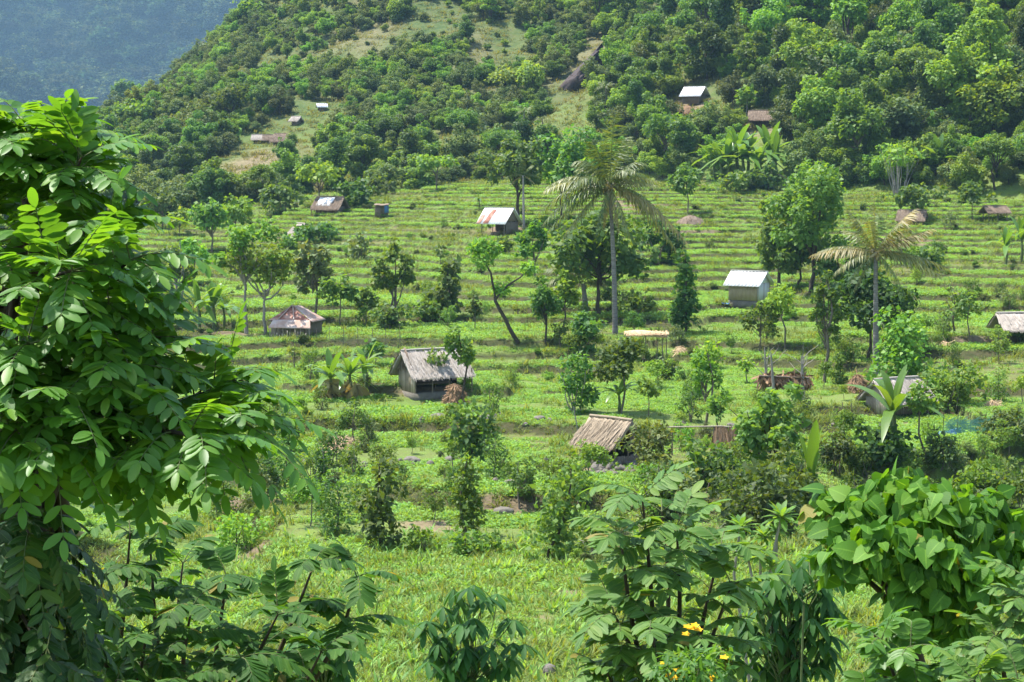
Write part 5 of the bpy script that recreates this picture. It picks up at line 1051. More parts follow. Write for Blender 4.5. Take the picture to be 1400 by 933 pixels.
AVOID = [hit(px, py) for px, py in ((950, 130), (1041, 165), (388, 190), (368, 190), (354, 192), (405, 170), (440, 150), (795, 108), (775, 130), (815, 80), (335, 222), (350, 215), (1247, 300), (1360, 300), (940, 150))]
ROCKS = [hit(px, py) for px, py in ((762, 132), (775, 125), (785, 112), (797, 100), (808, 85), (818, 70), (380, 192), (365, 195), (345, 222), (330, 230), (405, 172), (440, 152))]
def clear(p, rad=6.):
    for a in ROCKS:
        if abs(p[0] - a[0]) < (5.5 if a[0] < -20 else 3.2) and -32 < p[1] - a[1] < 5: return False
    for a in AVOID:
        if abs(p[0] - a[0]) < rad * .75 and -11 < p[1] - a[1] < 3: return False
    return True
def sample(n, x0, x1, y0, y1, cond, dmin, r):
    pts = []; cell = {}
    for _ in range(n):
        x, y = r.uniform(x0, x1), r.uniform(y0, y1)
        if not cond(x, y): continue
        d = dmin(x, y); k = (int(x // 4), int(y // 4)); ok = True
        for i in (-2, -1, 0, 1, 2):
            for j in (-2, -1, 0, 1, 2):
                for q in cell.get((k[0] + i, k[1] + j), ()):
                    if (q[0] - x) ** 2 + (q[1] - y) ** 2 < d * d: ok = False
        if ok: cell.setdefault(k, []).append((x, y)); pts.append((x, y))
    return pts
def inframe(x, y, z, m=60):
    u, v = project(np.array([x, y, z])); return -m < u[0] < 1400 + m and -m - 30 < v[0] < 1000
def put(name, me, p, s, label, cat, group, r, sx=1.):
    o = link(name, me, None, p); o.scale = (s * sx, s * sx, s); o.rotation_euler = (0, 0, r.uniform(0, 6.28)); tag(o, label, cat, group); return o

r = np.random.default_rng(31); N_F = 0
# forest on the right
pts = sample(9000, -20, 150, 190, 400, lambda x, y: foot(x, y) > 1.5 and x - .012 * y > 12 - .0 * y and inframe(x, y, float(height(x, y)) + 4), lambda x, y: 4.6 if foot(x, y) < 25 else 6.0, r)
pts.sort(key=lambda p: p[1])
frest = []
for x, y in pts:
    z = float(height(x, y)); u, v = project(np.array([x, y, z]))
    if not clear((x, y)): continue
    if 940 < u[0] < 1085 and v[0] > 205: continue
    f = foot(x, y); q = r.choice(10, p=[.16, .17, .10, .10, .07, .13, .09, .05, .07, .06])
    if f < 12 and r.random() < .45: q = r.choice([8, 9])
    me, tone, shape = V_FOREST[q]; s = r.uniform(.8, 1.35) * (.6 if f < 12 else 1)
    if u[0] < 960: s *= .75
    if N_F >= 300: frest.append((x, y, z - .2, s, q)); continue
    put('forest_tree', me, (x, y, z - .2), s, f'{tone} {shape} tree in the dense forest on the right hillside', 'tree', 'trees of the right hillside forest', r, r.uniform(.85, 1.15)); N_F += 1
def behind_fields(x, y):      # the upper edge of the cultivated terraces slopes down to the left
    u, v = project(np.array([x, y, float(height(x, y))])); return v[0] < np.interp(u[0], [0, 250, 330, 450, 600, 690, 760], [312, 303, 292, 266, 254, 246, 240]) + 3 * float(vn(x / 6, 2))
def opening(x, y):             # grassy openings on the scrubby hillside
    return y > 318 and fbm(x / 26 + 9, y / 38 + 2, 3) < -.16
# belt of trees at the foot of the far hill, then the scrubby hillside
belt = sample(9000, -95, 30, 190, 325, lambda x, y: foot(x, y) < 3 and behind_fields(x, y) and clear((x, y), 4) and inframe(x, y, float(height(x, y)) + 3), lambda x, y: 4.4, r)
hill = sample(30000, -260, 90, 325, 760, lambda x, y: (x - .012 * y < 14 or y > 420) and inframe(x, y, float(height(x, y)) + 3, 40) and clear((x, y), 8) and fbm(x / 30 + 2, y / 42, 3) > .02 + .4 * r.random() - .15 * (x < -70) and not opening(x, y), lambda x, y: 3.0 + (y - 300) / 150 + 2.5 * r.random(), r)
allp = [(x, y, 'belt') for x, y in belt] + [(x, y, 'hill') for x, y in hill]
allp.sort(key=lambda p: p[1])
rest = []
NB = 0
for x, y, wh in allp:
    z = float(height(x, y)); q = r.choice(10, p=[.16, .20, .05, .03, .08, .07, .12, .05, .13, .11]) if wh == 'belt' else r.choice(10, p=[.06, .06, .03, .02, .03, .10, .20, .06, .22, .22])
    s = r.uniform(.45, .8) if wh == 'belt' else (.2 + .5 * r.random() ** 2) * (1 + (y - 320) / 1300)
    if y > 560 and x < -75: s *= .8
    if NB < 300:
        me, tone, shape = V_FOREST[q]
        put('hillside_tree', me, (x, y, z - .2), s, f'{tone} {shape} tree ' + ('in the belt of trees behind the terraces' if wh == 'belt' else 'on the scrubby hillside across the valley'), 'tree', 'trees in the belt behind the terraces' if wh == 'belt' else 'trees on the far hillside', r, r.uniform(.9, 1.3)); NB += 1
    else: rest.append((x, y, z - .2, s * r.uniform(.9, 1.1), q))
print('forest', N_F, 'belt', len(belt), 'hill', len(hill), 'rest', len(rest))
# beyond the three hundred nearest: scrub on the far hillside, as one mass, with low bushes between
low = sample(60000, -260, 100, 300, 800, lambda x, y: (foot(x, y) < 60 or x - .012 * y < 16) and inframe(x, y, float(height(x, y)), 40) and clear((x, y), 5), lambda x, y: (1.9 + (y - 300) / 230) * (1.9 if opening(x, y) else 1.0), r)
under = sample(9000, -20, 150, 190, 400, lambda x, y: foot(x, y) > 1 and x - .012 * y > 8 and clear((x, y), 4) and inframe(x, y, float(height(x, y)), 40) and not (940 < project(np.array([x, y, float(height(x, y))]))[0][0] < 1085 and y < 262), lambda x, y: 2.6, r)
rest += frest + [(x, y, float(height(x, y)) - .2, r.uniform(.3, .62), int(r.choice([8, 9, 9, 5]))) for x, y in under]
rest += [(x, y, float(height(x, y)) - .1, (r.uniform(.10, .24) if opening(x, y) else r.uniform(.22, .55)), int(r.choice([8, 9, 9, 8, 6, 5]))) for x, y in low]
def mesh_proto(me):
    o = bpy.data.objects.new('scrub_tree', me); return o
P = np.array([q[:3] for q in rest]); n = len(P); s = np.array([q[3] for q in rest])
protos = [mesh_proto(m[0]) for m in V_FOREST] + [mesh_proto(m) for m in TH]
scatter('hillside_scrub', 'mixed scrub and small trees covering the hillside across the valley', 'scrub', P, np.stack([np.zeros(n), np.zeros(n), r.uniform(0, 6.28, n)], -1), np.stack([s * r.uniform(.9, 1.4, n), s * 1.1, s], -1), np.array([q[4] for q in rest]), protos, [])
# small shrubs dotted over the terraces
SH = [tree_mesh(k_, 2.2, 1.7, .14, 900, 70 + i_, m_, 'bark') for i_, (k_, m_) in enumerate((('bush', 'mid'), ('bush', 'bright'), ('sparse', 'mid'), ('column', 'mid'), ('sapling', 'bright'), ('bush', 'grey')))]
SN = ['rounded leafy bush', 'light green bush', 'thin twiggy sapling', 'narrow leafy sapling', 'small bright tree', 'pale straggly bush']
for k in range(210):
    px, py = r.uniform(290, 1400), 300 + 430 * r.random() ** .7; b = hit(px, py, 60); zz, ri, kk_ = height(b[0], b[1], True)
    if kk_ > .2 or b[1] > 245: continue
    if any(abs(px - hx) < wx and -32 < py - hy < 64 for hx, hy, wx in ((590, 500, 80), (830, 600, 60), (404, 435, 50), (683, 305, 45), (1022, 390, 55), (1226, 530, 50), (450, 285, 40), (412, 318, 25))): continue
    q = int(r.choice(6)); s = r.uniform(.35, 1.0)
    where = 'on the upper terraces' if py < 400 else ('on the middle terraces' if py < 520 else 'on the lower terraces')
    put('terrace_shrub', SH[q], b - [0, 0, .08], s, f'{SN[q]} growing {where}', 'shrub', 'small shrubs dotted over the terraces', r, r.uniform(.8, 1.2))
# weeds and low bushes along the terrace edges
k = 9000; x, y = field_points(k, 60, 250, 1.3, r); z, ris, kk = height(x, y, True)
ok = (kk < .3) & (foot(x, y) < 0) & ((ris > .4) | (r.random(k) < .12)) & (fbm(x / 6 + 1, y / 5, 3) > .08) & (r.random(k) < .5); x, y, z = x[ok], y[ok], z[ok]; n = len(x); s = r.uniform(.03, .085, n)
scatter('terrace_weeds', 'dark green weeds and low bushes along the terrace edges', 'weeds', np.stack([x, y, z - .03], -1), np.stack([0 * x, 0 * x, r.uniform(0, 6.28, n)], -1), np.stack([s * 1.3, s * 1.3, s], -1), r.choice([8, 9, 6], n), protos, [])
# tall tufts of grass on the open hillside
k = 60000; x = r.uniform(-230, 110, k); y = 262 + 470 * r.random(k) ** 1.3; ok = np.array([inframe(a, b, c, 20) for a, b, c in zip(x, y, height(x, y))]); x, y = x[ok], y[ok]; n = len(x); s = r.uniform(1.2, 3.2, n)
hg = [proto('hill_grass_tuft', [tuft(s_, 16, .34, .16, 1.3, .6, 0)], M['grass_hill']) for s_ in (21, 22)] if 'grass_hill' in M else grass_p
scatter('hillside_grass', 'coarse olive grass on the open parts of the hillsides', 'grass', np.stack([x, y, height(x, y) - .05], -1), np.stack([0 * x, 0 * x, r.uniform(0, 6.28, n)], -1), np.stack([s, s, s * .8], -1), r.integers(0, 2, n), hg, [])
# forest canopy of the mountain: one far mass
mo = mountain.data; co = np.empty(len(mo.vertices) * 3, np.float32); mo.vertices.foreach_get('co', co); co = co.reshape(-1, 3)
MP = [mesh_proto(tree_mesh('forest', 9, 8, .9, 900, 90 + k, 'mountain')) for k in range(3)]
ok = (co[:, 0] > -.30 * co[:, 1]) & (co[:, 0] < -.10 * co[:, 1]); co = co[ok]; u = r.choice(len(co), min(16000, len(co)), replace=False); co = co[u] + r.normal(0, 1.5, (len(u), 3)) * [1, 1, 0]; n = len(co); s = .8 + 2.4 * r.random(n) ** 2
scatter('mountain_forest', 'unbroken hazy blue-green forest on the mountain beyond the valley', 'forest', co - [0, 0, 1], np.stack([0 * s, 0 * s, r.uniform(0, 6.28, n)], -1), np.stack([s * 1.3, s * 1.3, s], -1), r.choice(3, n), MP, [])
# single trees that stand out
for px, py, s, lab in ((828, 158, .62, 'distant coconut palm below the dark rock face'), (716, 190, .6, 'distant coconut palm leaning in the trees left of the rock face'), (742, 196, .5, 'distant coconut palm right beside the leaning one'), (443, 215, .5, 'thin far coconut palm near the tiny white roof'), (1015, 100, .5, 'distant coconut palm poking out of the right hand forest')):
    b = hit(px, py); o = put('far_palm', FARPALM[px % 2], b, s * b[1] / 290, lab, 'palm tree', 'distant coconut palms', r)
for px, py, ty, w, lab in ((274, 80, 46, 34, 'bare branched pale tree on the skyline ridge'), (905, 60, 10, 34, 'bare pale branching tree above the rock face')):
    plant_tree('bare_tree', 'bare', px, py, ty, w, lab, 'tree', 'grey', 'bark_pale', leafpx=3)
for kd, px, py, ty, w, lm, lab in (('round', 345, 28, -6, 42, 'mid', 'round tree on the crest of the far ridge against the blue mountain'), ('round', 168, 148, 110, 36, 'dark', 'small dark tree at the low end of the far ridge'), ('round', 185, 178, 138, 66, 'mid', 'wide green tree at the low left end of the far ridge'), ('round', 690, 130, 90, 40, 'yellow', 'feathery light green bamboo clump left in the gully'), ('round', 722, 135, 90, 46, 'yellow', 'feathery light green bamboo clump right in the gully'), ('round', 640, 205, 155, 46, 'grey', 'pale grey-green tree in the belt above the flat topped tree'), ('round', 320, 170, 120, 64, 'mid', 'broad soft bamboo-like tree on the lower left hillside')):
    plant_tree('hill_tree', kd, px, py, ty, w, lab, 'tree', lm, 'bark_dark', leafpx=3.4)
# ------------------------------------------------------------------ foreground foliage
def pinnate(r, P, D, U, L, pairs=6, ll=.115, mat=0, droop=.45):
    """compound leaves: base points P, directions D, up vectors U, lengths L"""
    n = len(P); D = unit(D); side = unit(np.cross(D, U)); geo = []
    ts = np.linspace(0, 1, 7)
    dr = droop * r.uniform(.5, 1.5, n)
    def pt(t): return P + D * (L * t)[:, None] - Z3 * (dr * L * t ** 2)[:, None]
    def tg(t): return unit(D - Z3 * (2 * dr * t)[:, None])
    R_ = np.stack([pt(np.full(n, t)) for t in ts], 1)              # rachises as thin square tubes
    w = .0035
    off = np.array([[w, 0, 0], [0, 0, w], [-w, 0, 0], [0, 0, -w]])
    V = (R_[:, :, None] + off[None, None] * (1 - .6 * ts)[None, :, None, None]).reshape(-1, 3)
    i, j = np.meshgrid(np.arange(6), np.arange(4), indexing='ij'); q = np.stack([i * 4 + j, i * 4 + (j + 1) % 4, (i + 1) * 4 + (j + 1) % 4, (i + 1) * 4 + j], -1).reshape(-1, 4)
    geo.append((V, (q[None] + (np.arange(n) * 28)[:, None, None]).reshape(-1, 4), 1))
    for k in range(pairs):
        t = np.full(n, .22 + .74 * k / (pairs - 1)) + r.normal(0, .012, n); T = tg(t); nrm = np.cross(side, T); sz = ll * (.72 + .4 * math.sin(math.pi * (.15 + .7 * k / (pairs - 1))))
        for sg in (-1, 1):
            keep = r.random(n) > .07
            A = side * sg * .92 + T * (.42 + .12 * k / pairs) - Z3 * (.12 + .16 * r.random(n)[0] + r.uniform(-.1, .1, n))[:, None] + r.normal(0, .06, (n, 3)); N = nrm + side * sg * r.uniform(-.1, .2, n)[:, None] + r.normal(0, .09, (n, 3))
            v_, q_ = stamp(*LEAFLET, pt(t)[keep], A[keep], N[keep], (sz * r.uniform(.75, 1.15, n))[keep]); geo.append((v_, q_, 0, luv(LEAFLET, v_)))
    t = np.ones(n); T = tg(t); v_, q_ = stamp(*LEAFLET, pt(t), T, np.cross(side, T) + r.normal(0, .1, (n, 3)), ll * r.uniform(.85, 1.2, n)); geo.append((v_, q_, 0, luv(LEAFLET, v_)))
    return geo

def shoots_to_geo(r, shoots, nl, L, ll, base, droop=.45, t0=.25, fan=1., pairs=8, lift=.35):
    """shoots: lists of (px, py, depth) control points"""
    g = []; st = []
    for sh in shoots:
        C_ = np.array([at(*c) for c in sh]); k = len(C_); uu = np.linspace(0, 1, 16)
        Pp = np.stack([np.interp(uu, np.linspace(0, 1, k), C_[:, a]) for a in range(3)], -1)
        for _ in range(2): Pp[1:-1] = (Pp[:-2] + 2 * Pp[1:-1] + Pp[2:]) / 4
        st.append(tube(Pp - base, np.linspace(.016, .004, 16), 5) + (0,))
        n = nl; t = np.sort(t0 + (1 - t0) * r.random(n) ** .75); t[-3:] = 1
        P = np.stack([np.interp(t, uu, Pp[:, a]) for a in range(3)], -1); T = unit(np.stack([np.interp(t, uu, np.gradient(Pp, axis=0)[:, a]) for a in range(3)], -1))
        az = np.arange(n) * 2.4 + r.uniform(0, 6.28) + r.normal(0, .3, n)
        e1 = unit(np.cross(T, np.where(np.abs(T[:, 2:3]) > .9, [[1., 0, 0]], Z3[None]))); e2 = np.cross(T, e1)
        D = (e1 * np.cos(az)[:, None] + e2 * np.sin(az)[:, None]) * fan + T * (.25 + .75 * t ** 2)[:, None] + Z3 * lift
        D[:, 2] *= .7
        g += pinnate(r, P - base, D, np.tile(Z3, (n, 1)) + r.normal(0, .15, (n, 3)), L * r.uniform(.7, 1.15, n) * (1 - .25 * t), pairs, ll, droop=droop)
    return st, g

def pinnate_plant(name, label, cat, base_px, base_d, shoots, nl, L, ll, mat, seed, trunk=None, droop=.45, t0=.25, bark='bark_dark', lift=.35, fan=1.):
    x = at(base_px, 933, base_d)[0]; base = np.array([x, base_d, float(height(x, base_d))]); r = np.random.default_rng(seed)
    t = thing(name, label, cat, base); st, g = shoots_to_geo(r, shoots, nl, L, ll, base, droop, t0, lift=lift, fan=fan)
    tr = list(st)
    for sh in shoots:      # limbs from the root to each shoot
        a = np.zeros(3); b = at(*sh[0]) - base
        if trunk is not None:
            a = np.array([0, 0, (b[2]) * r.uniform(.55, .85)]) + (at(*trunk) - base) * np.array([1, 1, 0]) * .6
        tr.append(bent(a, b, .03 if trunk is None else .045, .016, r, 7, .04, 6) + (0,))
    if trunk is not None: tr.append(bent((0, 0, -.2), at(*trunk) - base, .15, .06, r, 9, .03, 9) + (0,))
    mk('trunk', tr, M[bark], t, smooth=True); mk('crown', g, [M[mat], M['stem_green']], t, smooth=True)
    return t

# the big tree on the left
SH_A = [[(40, 500, 7.2), (46, 300, 7.1), (40, 185, 7.0)], [(46, 340, 7.1), (90, 270, 7), (112, 215, 6.9)], [(46, 260, 7.2), (66, 190, 7.2), (84, 192, 7.1)], [(0, 420, 7.0), (-30, 250, 7.0), (-10, 195, 6.9)],
        [(60, 430, 7.1), (115, 345, 7), (148, 305, 6.8)], [(60, 470, 7.1), (130, 400, 6.9), (178, 355, 6.7)], [(30, 430, 6.9), (60, 380, 6.6), (100, 370, 6.4)], [(40, 480, 7), (110, 450, 6.7), (150, 430, 6.5)],
        [(60, 560, 7.1), (150, 495, 6.9), (205, 462, 6.7)], [(50, 540, 7.0), (130, 500, 6.6), (170, 500, 6.4)], [(90, 600, 7.1), (210, 560, 7.0), (290, 535, 6.9), (318, 520, 6.9)], [(90, 600, 7.0), (220, 578, 6.8), (290, 572, 6.7), (328, 575, 6.6)],
        [(80, 610, 7), (170, 590, 6.6), (240, 590, 6.4), (280, 605, 6.3)], [(60, 620, 7), (130, 595, 6.6), (180, 605, 6.4)], [(30, 610, 7), (80, 550, 6.5), (100, 545, 6.3)], [(0, 560, 7), (20, 500, 6.6), (40, 470, 6.4)], [(-60, 600, 7), (-30, 400, 6.9), (0, 320, 6.7)],
        [(20, 620, 7), (60, 595, 6.5), (90, 610, 6.3)], [(-20, 620, 7), (10, 580, 6.5), (20, 590, 6.3)], [(60, 640, 7), (130, 605, 6.8), (215, 600, 6.6)], [(60, 520, 7.3), (100, 460, 7.4), (140, 465, 7.5)], [(30, 420, 7.3), (80, 350, 7.4), (105, 330, 7.5)], [(0, 480, 7.4), (20, 380, 7.5), (30, 300, 7.6)], [(40, 300, 7.3), (20, 220, 7.4), (10, 212, 7.4)],
        [(-80, 560, 7.2), (-60, 350, 7.0), (-70, 220, 7)], [(-100, 620, 7), (-60, 570, 6.6), (-20, 530, 6.4)]]
pinnate_plant('big_leafy_tree', 'large tree of drooping feather-like leaves filling the left of the view', 'tree', -40, 7.4, SH_A, 19, .36, .08, 'fore', 3, (40, 500, 7.25), .32, lift=.5)
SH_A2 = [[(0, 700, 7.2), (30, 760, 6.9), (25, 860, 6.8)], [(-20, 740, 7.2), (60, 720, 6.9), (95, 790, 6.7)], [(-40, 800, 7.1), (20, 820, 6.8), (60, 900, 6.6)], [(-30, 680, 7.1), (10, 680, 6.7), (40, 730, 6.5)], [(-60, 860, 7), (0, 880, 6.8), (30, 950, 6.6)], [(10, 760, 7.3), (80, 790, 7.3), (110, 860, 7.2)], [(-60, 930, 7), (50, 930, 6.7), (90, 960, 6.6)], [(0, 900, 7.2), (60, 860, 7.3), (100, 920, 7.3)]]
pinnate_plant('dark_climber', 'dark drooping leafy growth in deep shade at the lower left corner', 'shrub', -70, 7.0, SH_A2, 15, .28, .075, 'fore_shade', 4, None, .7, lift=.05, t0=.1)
SH_B = [[(150, 1010, 7.2), (170, 830, 7.1), (178, 730, 7.0)], [(230, 1010, 7.3), (212, 850, 7.2), (205, 740, 7.1)], [(330, 1010, 7.4), (400, 850, 7.3), (430, 770, 7.2)], [(390, 1000, 7.4), (470, 860, 7.3), (488, 790, 7.2)], [(280, 1000, 7.3), (300, 860, 7.2), (310, 790, 7.1)], [(180, 1000, 7), (130, 870, 6.8), (140, 790, 6.7)],
        [(250, 1000, 7.1), (250, 900, 6.9), (262, 830, 6.8)], [(320, 1000, 7.2), (350, 900, 7), (380, 840, 6.9)], [(100, 1010, 7), (190, 930, 6.8), (200, 870, 6.7)], [(200, 1010, 6.9), (300, 960, 6.7), (330, 900, 6.6)], [(380, 1010, 7), (410, 950, 6.9), (440, 890, 6.8)], [(120, 1020, 6.8), (120, 980, 6.6), (160, 930, 6.5)], [(260, 1020, 6.8), (240, 980, 6.6), (250, 930, 6.5)], [(200, 1000, 7.6), (240, 860, 7.7), (250, 770, 7.7)]]
pinnate_plant('leafy_shrub', 'wide feather-leaved shrub along the lower left, below the big tree', 'shrub', 260, 8.6, [[(a, b, c + 1.2) for a, b, c in q] for q in SH_B], 10, .31, .085, 'fore_dark', 5, None, .4)
SH_C = [[(905, 1050, 8.3), (890, 800, 8.1), (878, 680, 8.0)], [(905, 1050, 8.3), (860, 830, 8.0), (848, 730, 7.9)], [(920, 1050, 8.3), (930, 820, 8.1), (925, 720, 8.0)], [(930, 1050, 8.3), (960, 850, 8.2), (985, 750, 8.2)], [(930, 1050, 8.3), (970, 880, 8.1), (1000, 800, 8.0)], [(900, 1050, 8.3), (870, 900, 7.9), (840, 840, 7.8)], [(900, 1050, 8.3), (900, 920, 7.8), (890, 850, 7.7)],
        [(910, 1050, 8.3), (940, 930, 8.0), (950, 870, 7.9)], [(890, 1050, 8.2), (850, 960, 8.0), (830, 920, 7.9)], [(900, 1050, 8.2), (890, 980, 7.9), (900, 930, 7.8)], [(905, 1050, 8.4), (915, 800, 8.5), (905, 700, 8.5)]]
pinnate_plant('feather_leaved_shrub', 'tall shrub with pale feather-like leaves at the bottom, right of centre', 'shrub', 905, 8.4, SH_C, 12, .31, .085, 'fore_pale', 6, None, .35, lift=.25)
SH_F = [[(1240, 1050, 8.2), (1230, 900, 8.1), (1205, 830, 8.0)], [(1250, 1050, 8.2), (1240, 880, 8), (1245, 840, 7.9)], [(1260, 1050, 8.2), (1290, 930, 8.0), (1310, 880, 7.9)], [(1230, 1050, 8.2), (1200, 960, 8), (1185, 900, 7.9)], [(1260, 1050, 8.1), (1270, 980, 7.9), (1275, 930, 7.8)], [(1250, 1050, 8.3), (1210, 880, 8.3), (1195, 820, 8.3)]]
pinnate_plant('leafy_shrub', 'low feather-leaved shrub under the front of the heart leaved shrub', 'shrub', 1250, 8.3, [[(a, b + 45, c) for a, b, c in q] for q in SH_F], 11, .28, .08, 'fore', 8, None, .4)
SH_G = [[(1400, 1050, 7.6), (1390, 900, 7.5), (1392, 800, 7.4)], [(1390, 1050, 7.6), (1360, 900, 7.5), (1350, 850, 7.4)], [(1420, 1050, 7.6), (1420, 850, 7.5), (1405, 780, 7.4)], [(1370, 1050, 7.5), (1340, 950, 7.3), (1320, 910, 7.2)], [(1400, 1050, 7.5), (1390, 960, 7.3), (1380, 910, 7.2)]]
pinnate_plant('leafy_shrub', 'pale feather-leaved shrub cut by the bottom right corner', 'shrub', 1400, 7.7, [[(a + 12, b + 20, c) for a, b, c in q] for q in SH_G], 12, .25, .07, 'fore_pale', 9, None, .35)

# heart leaved shrub
def heart_shrub():
    d = 10.; x = at(1250, 800, d)[0]; base = np.array([x, d, float(height(x, d))]); r = np.random.default_rng(12); pm = F / d
    t = thing('heart_leaved_shrub', 'dense shrub of large bright heart shaped leaves at the lower right', 'shrub', base)
    cl = []
    for px, py, rp, dd in ((1165, 715, 48, 0), (1215, 685, 46, .1), (1265, 700, 52, -.1), (1320, 720, 50, 0), (1365, 765, 44, .05), (1150, 760, 40, -.15), (1210, 750, 48, -.3), (1275, 770, 55, -.35), (1335, 800, 50, -.3), (1250, 820, 44, -.3), (1300, 850, 42, -.25), (1190, 700, 40, .3), (1290, 690, 45, .3), (1130, 700, 34, .1), (1380, 730, 40, .2), (1350, 690, 28, .1), (1235, 660, 26, .05)):
        cl.append([*(at(px, py, d + dd) - base), rp / pm])
    cl = np.array(cl); n = 1650; c = r.choice(len(cl), n, p=cl[:, 3] ** 2 / np.sum(cl[:, 3] ** 2)); D = unit(r.normal(0, 1, (n, 3)) + [0, -.35, .25]); P = cl[c, :3] + D * (cl[c, 3] * r.uniform(.45, .98, n))[:, None]
    N = unit(D * .6 + Z3 * .75 + [0, -.15, 0] + r.normal(0, .55, (n, 3))); A = unit(np.stack([D[:, 0] * .5, D[:, 1] * .5, -.7 + 0 * D[:, 0]], -1) + r.normal(0, .5, (n, 3)))
    v_, q_ = stamp(*HEART, P, A, N, .104 * r.uniform(.4, 1.3, n)); g = [(v_, q_, 0, luv(HEART, v_))]
    top = at(1235, 820, d) - base; tr = [bent((0, 0, -.1), top, .06, .035, r, 7, .03, 8) + (0,)]
    for k in range(len(cl)): tr.append(bent(top + [0, 0, -.05], cl[k, :3], .022, .008, r, 6, .06, 6) + (0,))
    mk('trunk', tr, M['bark_dark'], t, smooth=True); mk('crown', g, M['fore_heart'], t, smooth=True)
heart_shrub()

# cassava: drooping palmate leaves
def cassava(px, d, spots, label, seed, lobe=.30):
    x = at(px, 933, d)[0]; base = np.array([x, d, float(height(x, d))]); r = np.random.default_rng(seed); t = thing('cassava_plant', label, 'cassava', base)
    P = np.array([at(a, b, d + r.normal(0, .25)) - base for a, b in spots]); g = []; tr = []
    top = P.mean(0) * [1, 1, 0] + [0, 0, P[:, 2].min() - .2]; tr.append(bent((0, 0, -.1), top, .014, .010, r, 6, .02, 6) + (0,))
    for p in P:
        tr.append(bent(top + [0, 0, r.uniform(0, .4) * (p[2] - top[2])], p, .009, .005, r, 6, .05, 4) + (0,))
        m = r.integers(6, 9); az = np.linspace(0, 2 * np.pi, m, endpoint=False) + r.uniform(0, 6); dn = r.uniform(.25, .9)
        A = np.stack([np.cos(az), np.sin(az), -dn + 0 * az], -1); N = np.stack([np.cos(az) * dn, np.sin(az) * dn, 1 + 0 * az], -1)
        g.append(stamp(*LOBE, np.tile(p, (m, 1)), A, N, lobe * r.uniform(.75, 1.15, m)) + (0,))
    mk('stem', tr, M['stem_green'], t, smooth=True); mk('crown', g, M['cassava'], t, smooth=True)
r = np.random.default_rng(40)
def cloud(cx, cy, rx, ry, n): 
    a = r.uniform(0, 6.28, n); q = np.sqrt(r.random(n)); return [(cx + rx * q[i] * math.cos(a[i]), cy + ry * q[i] * math.sin(a[i])) for i in range(n)]
cassava(645, 24, cloud(650, 865, 72, 62, 46) + [(620, 805), (648, 800), (680, 812), (590, 850), (600, 880), (585, 905)], 'dark cassava plant with drooping fingered leaves at the bottom centre', 41)
cassava(1075, 20, cloud(1078, 852, 70, 82, 84) + [(1100, 770), (1070, 780), (1130, 790), (1040, 850), (1020, 880), (1010, 900)], 'tallest dark cassava plant, between the feather-leaved and heart leaved shrubs', 42, .26)
cassava(1095, 16, [(1075, 765), (1105, 758), (1125, 768), (1095, 775), (1140, 780), (1060, 785)], 'pale young cassava top just under the upright banana leaf', 43, .22)
cassava(445, 19, cloud(440, 895, 45, 40, 26) + [(455, 870), (430, 885)], 'small cassava plant half hidden at the right end of the lower left shrub', 44, .26)

# bush with yellow flowers
def flower_bush():
    d = 7.0; x = at(950, 933, d)[0]; base = np.array([x, d, float(height(x, d))]); r = np.random.default_rng(50); t = thing('flowering_bush', 'light green bush with yellow flowers at the bottom edge', 'bush', base); pm = F / d
    cl = np.array([[*(at(px, py, d + r.normal(0, .1)) - base), 22 / pm] for px, py in cloud(955, 922, 46, 38, 18)]); 
    tr = [bent((0, 0, 0), c[:3], .006, .003, r, 6, .04, 4) + (0,) for c in cl]
    mk('stem', tr, M['stem_green'], t); mk('crown', [foliage(r, cl, 850, .045, T=LOBE, up=.7)], M['mid'], t)
    g = []
    for px, py in ((945, 860), (950, 856), (940, 858), (915, 925), (922, 928), (935, 926), (970, 930), (908, 908), (990, 900), (955, 862), (938, 868), (918, 930), (976, 925), (926, 918)):
        c = at(px, py, d - .1) - base; az = np.linspace(0, 6.28, 5, endpoint=False); A = np.stack([np.cos(az), np.sin(az) * .6, .35 + .3 * np.sin(az)], -1)
        g.append(stamp(*ROUND, np.tile(c, (5, 1)), A, np.tile([[0, -.5, 1.]], (5, 1)), np.full(5, .019)) + (0,))
    mk('flowers', g, M['flower'], t)
flower_bush()

# frangipani-like rosettes by the banana leaf
def rosette_shrub():
    b = hit(1040, 790); d = 34.; x = at(1045, 760, d)[0]; base = np.array([x, d, float(height(x, d))]); r = np.random.default_rng(60); t = thing('rosette_shrub', 'shrub of spiky leaf rosettes on forked stems beside the upright banana leaf', 'shrub', base); g = []; tr = []
    for px, py, s in ((1012, 722, 24), (1068, 708, 26), (1045, 735, 20), (1040, 762, 24), (1062, 728, 18), (1020, 750, 16), (1055, 775, 16)):
        c = at(px, py, d + r.normal(0, .2)) - base; tr.append(bent((0, 0, -.1), c, .04, .025, r, 7, .05, 6) + (0,)); m = 26; az = np.arange(m) * 2.4; el = np.linspace(-.3, 1.2, m)
        A = np.stack([np.cos(az) * np.cos(el), np.sin(az) * np.cos(el), np.sin(el)], -1); N = np.stack([-np.cos(az) * np.sin(el), -np.sin(az) * np.sin(el), np.cos(el)], -1); g.append(stamp(*LOBE, np.tile(c, (m, 1)), A, N, s / (F / d) * 1.15 * r.uniform(.8, 1.1, m)) + (0,))
    mk('stem', tr, M['bark_pale'], t, smooth=True); mk('crown', g, M['mid'], t)
rosette_shrub()
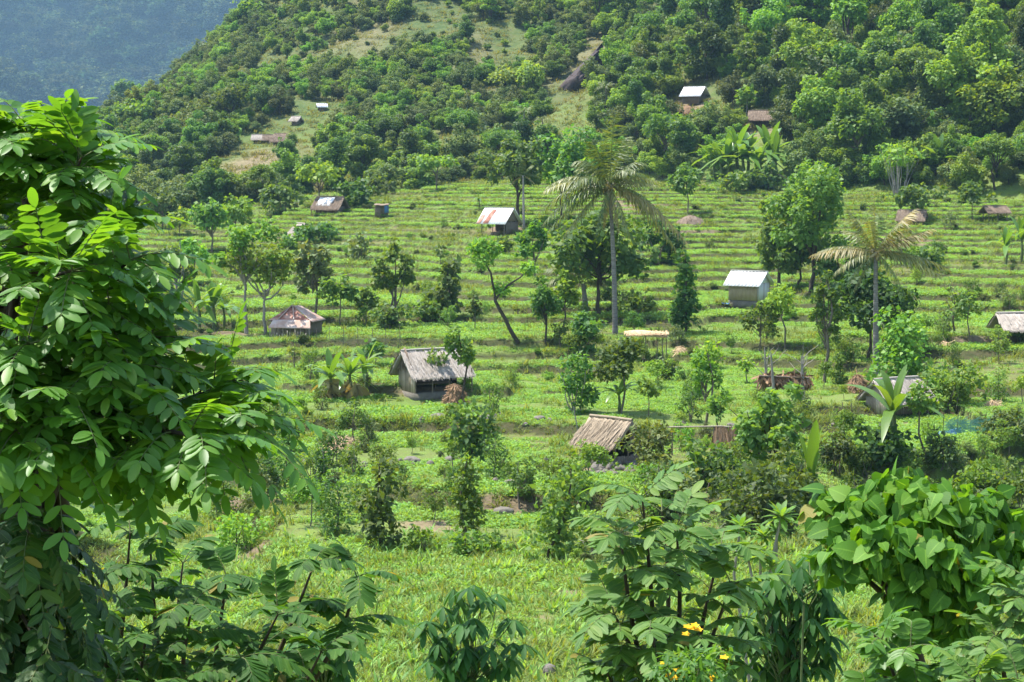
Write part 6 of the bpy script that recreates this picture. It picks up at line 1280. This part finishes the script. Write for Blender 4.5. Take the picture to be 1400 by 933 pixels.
# ------------------------------------------------------------------ air, light, camera
def haze():
    o = mk('haze', [box((-200, 1500, 180), (3200, 3800, 520))], [bpy.data.materials.new('haze_air')]); o['kind'] = 'stuff'; tag(o, 'pale blue haze lying over the valley', 'haze')
    m = o.data.materials[0]; m.use_nodes = True; nt = m.node_tree; nt.nodes.clear(); out = nt.nodes.new('ShaderNodeOutputMaterial'); v = nt.nodes.new('ShaderNodeVolumePrincipled')
    v.inputs['Color'].default_value = (.40, .68, .92, 1); v.inputs['Density'].default_value = HAZE; v.inputs['Anisotropy'].default_value = .1
    nt.links.new(v.outputs[0], out.inputs['Volume']); m.cycles.homogeneous_volume = True if hasattr(m.cycles, 'homogeneous_volume') else None
HAZE = .00012
haze()
SUN = unit(np.array([-.38, .14, .91])); EL = math.asin(SUN[2]); AZ = math.atan2(SUN[0], SUN[1])
w = bpy.data.worlds.new('World'); S.world = w; w.use_nodes = True; nt = w.node_tree; nt.nodes.clear()
sky = nt.nodes.new('ShaderNodeTexSky'); sky.sky_type = 'NISHITA'; sky.sun_disc = False; sky.sun_elevation = EL; sky.sun_rotation = AZ; sky.air_density = 1.2; sky.dust_density = 1.5
bg = nt.nodes.new('ShaderNodeBackground'); bg.inputs[1].default_value = .135; wo = nt.nodes.new('ShaderNodeOutputWorld'); nt.links.new(sky.outputs[0], bg.inputs[0]); nt.links.new(bg.outputs[0], wo.inputs[0])
l = bpy.data.lights.new('sun', 'SUN'); l.energy = 3.9; l.angle = R(.8); l.color = (1, .96, .88); so = bpy.data.objects.new('sun', l); C.objects.link(so)
so.rotation_euler = Vector(-SUN).to_track_quat('-Z', 'Y').to_euler(); so.location = (-60, 0, 120)
cd = bpy.data.cameras.new('camera'); cam = bpy.data.objects.new('camera', cd); C.objects.link(cam); S.camera = cam
cd.sensor_width = 36; cd.lens = 36 * F / 1400; cd.clip_start = .1; cd.clip_end = 8000; cam.rotation_euler = (math.pi / 2 - PITCH, 0, 0)
S.view_settings.view_transform = 'Standard'; S.view_settings.look = 'None'; S.view_settings.exposure = 1.46; S.view_settings.gamma = 1; S.view_settings.use_curve_mapping = False
S.render.engine = 'CYCLES'; cy = S.cycles
cy.use_denoising = True; cy.max_bounces = 5; cy.diffuse_bounces = 3; cy.glossy_bounces = 2; cy.transmission_bounces = 3; cy.transparent_max_bounces = 4; cy.volume_bounces = 0
cy.use_adaptive_sampling = True; cy.adaptive_threshold = .02; cy.sample_clamp_indirect = 6; cy.caustics_reflective = False; cy.caustics_refractive = False
S.render.use_persistent_data = False
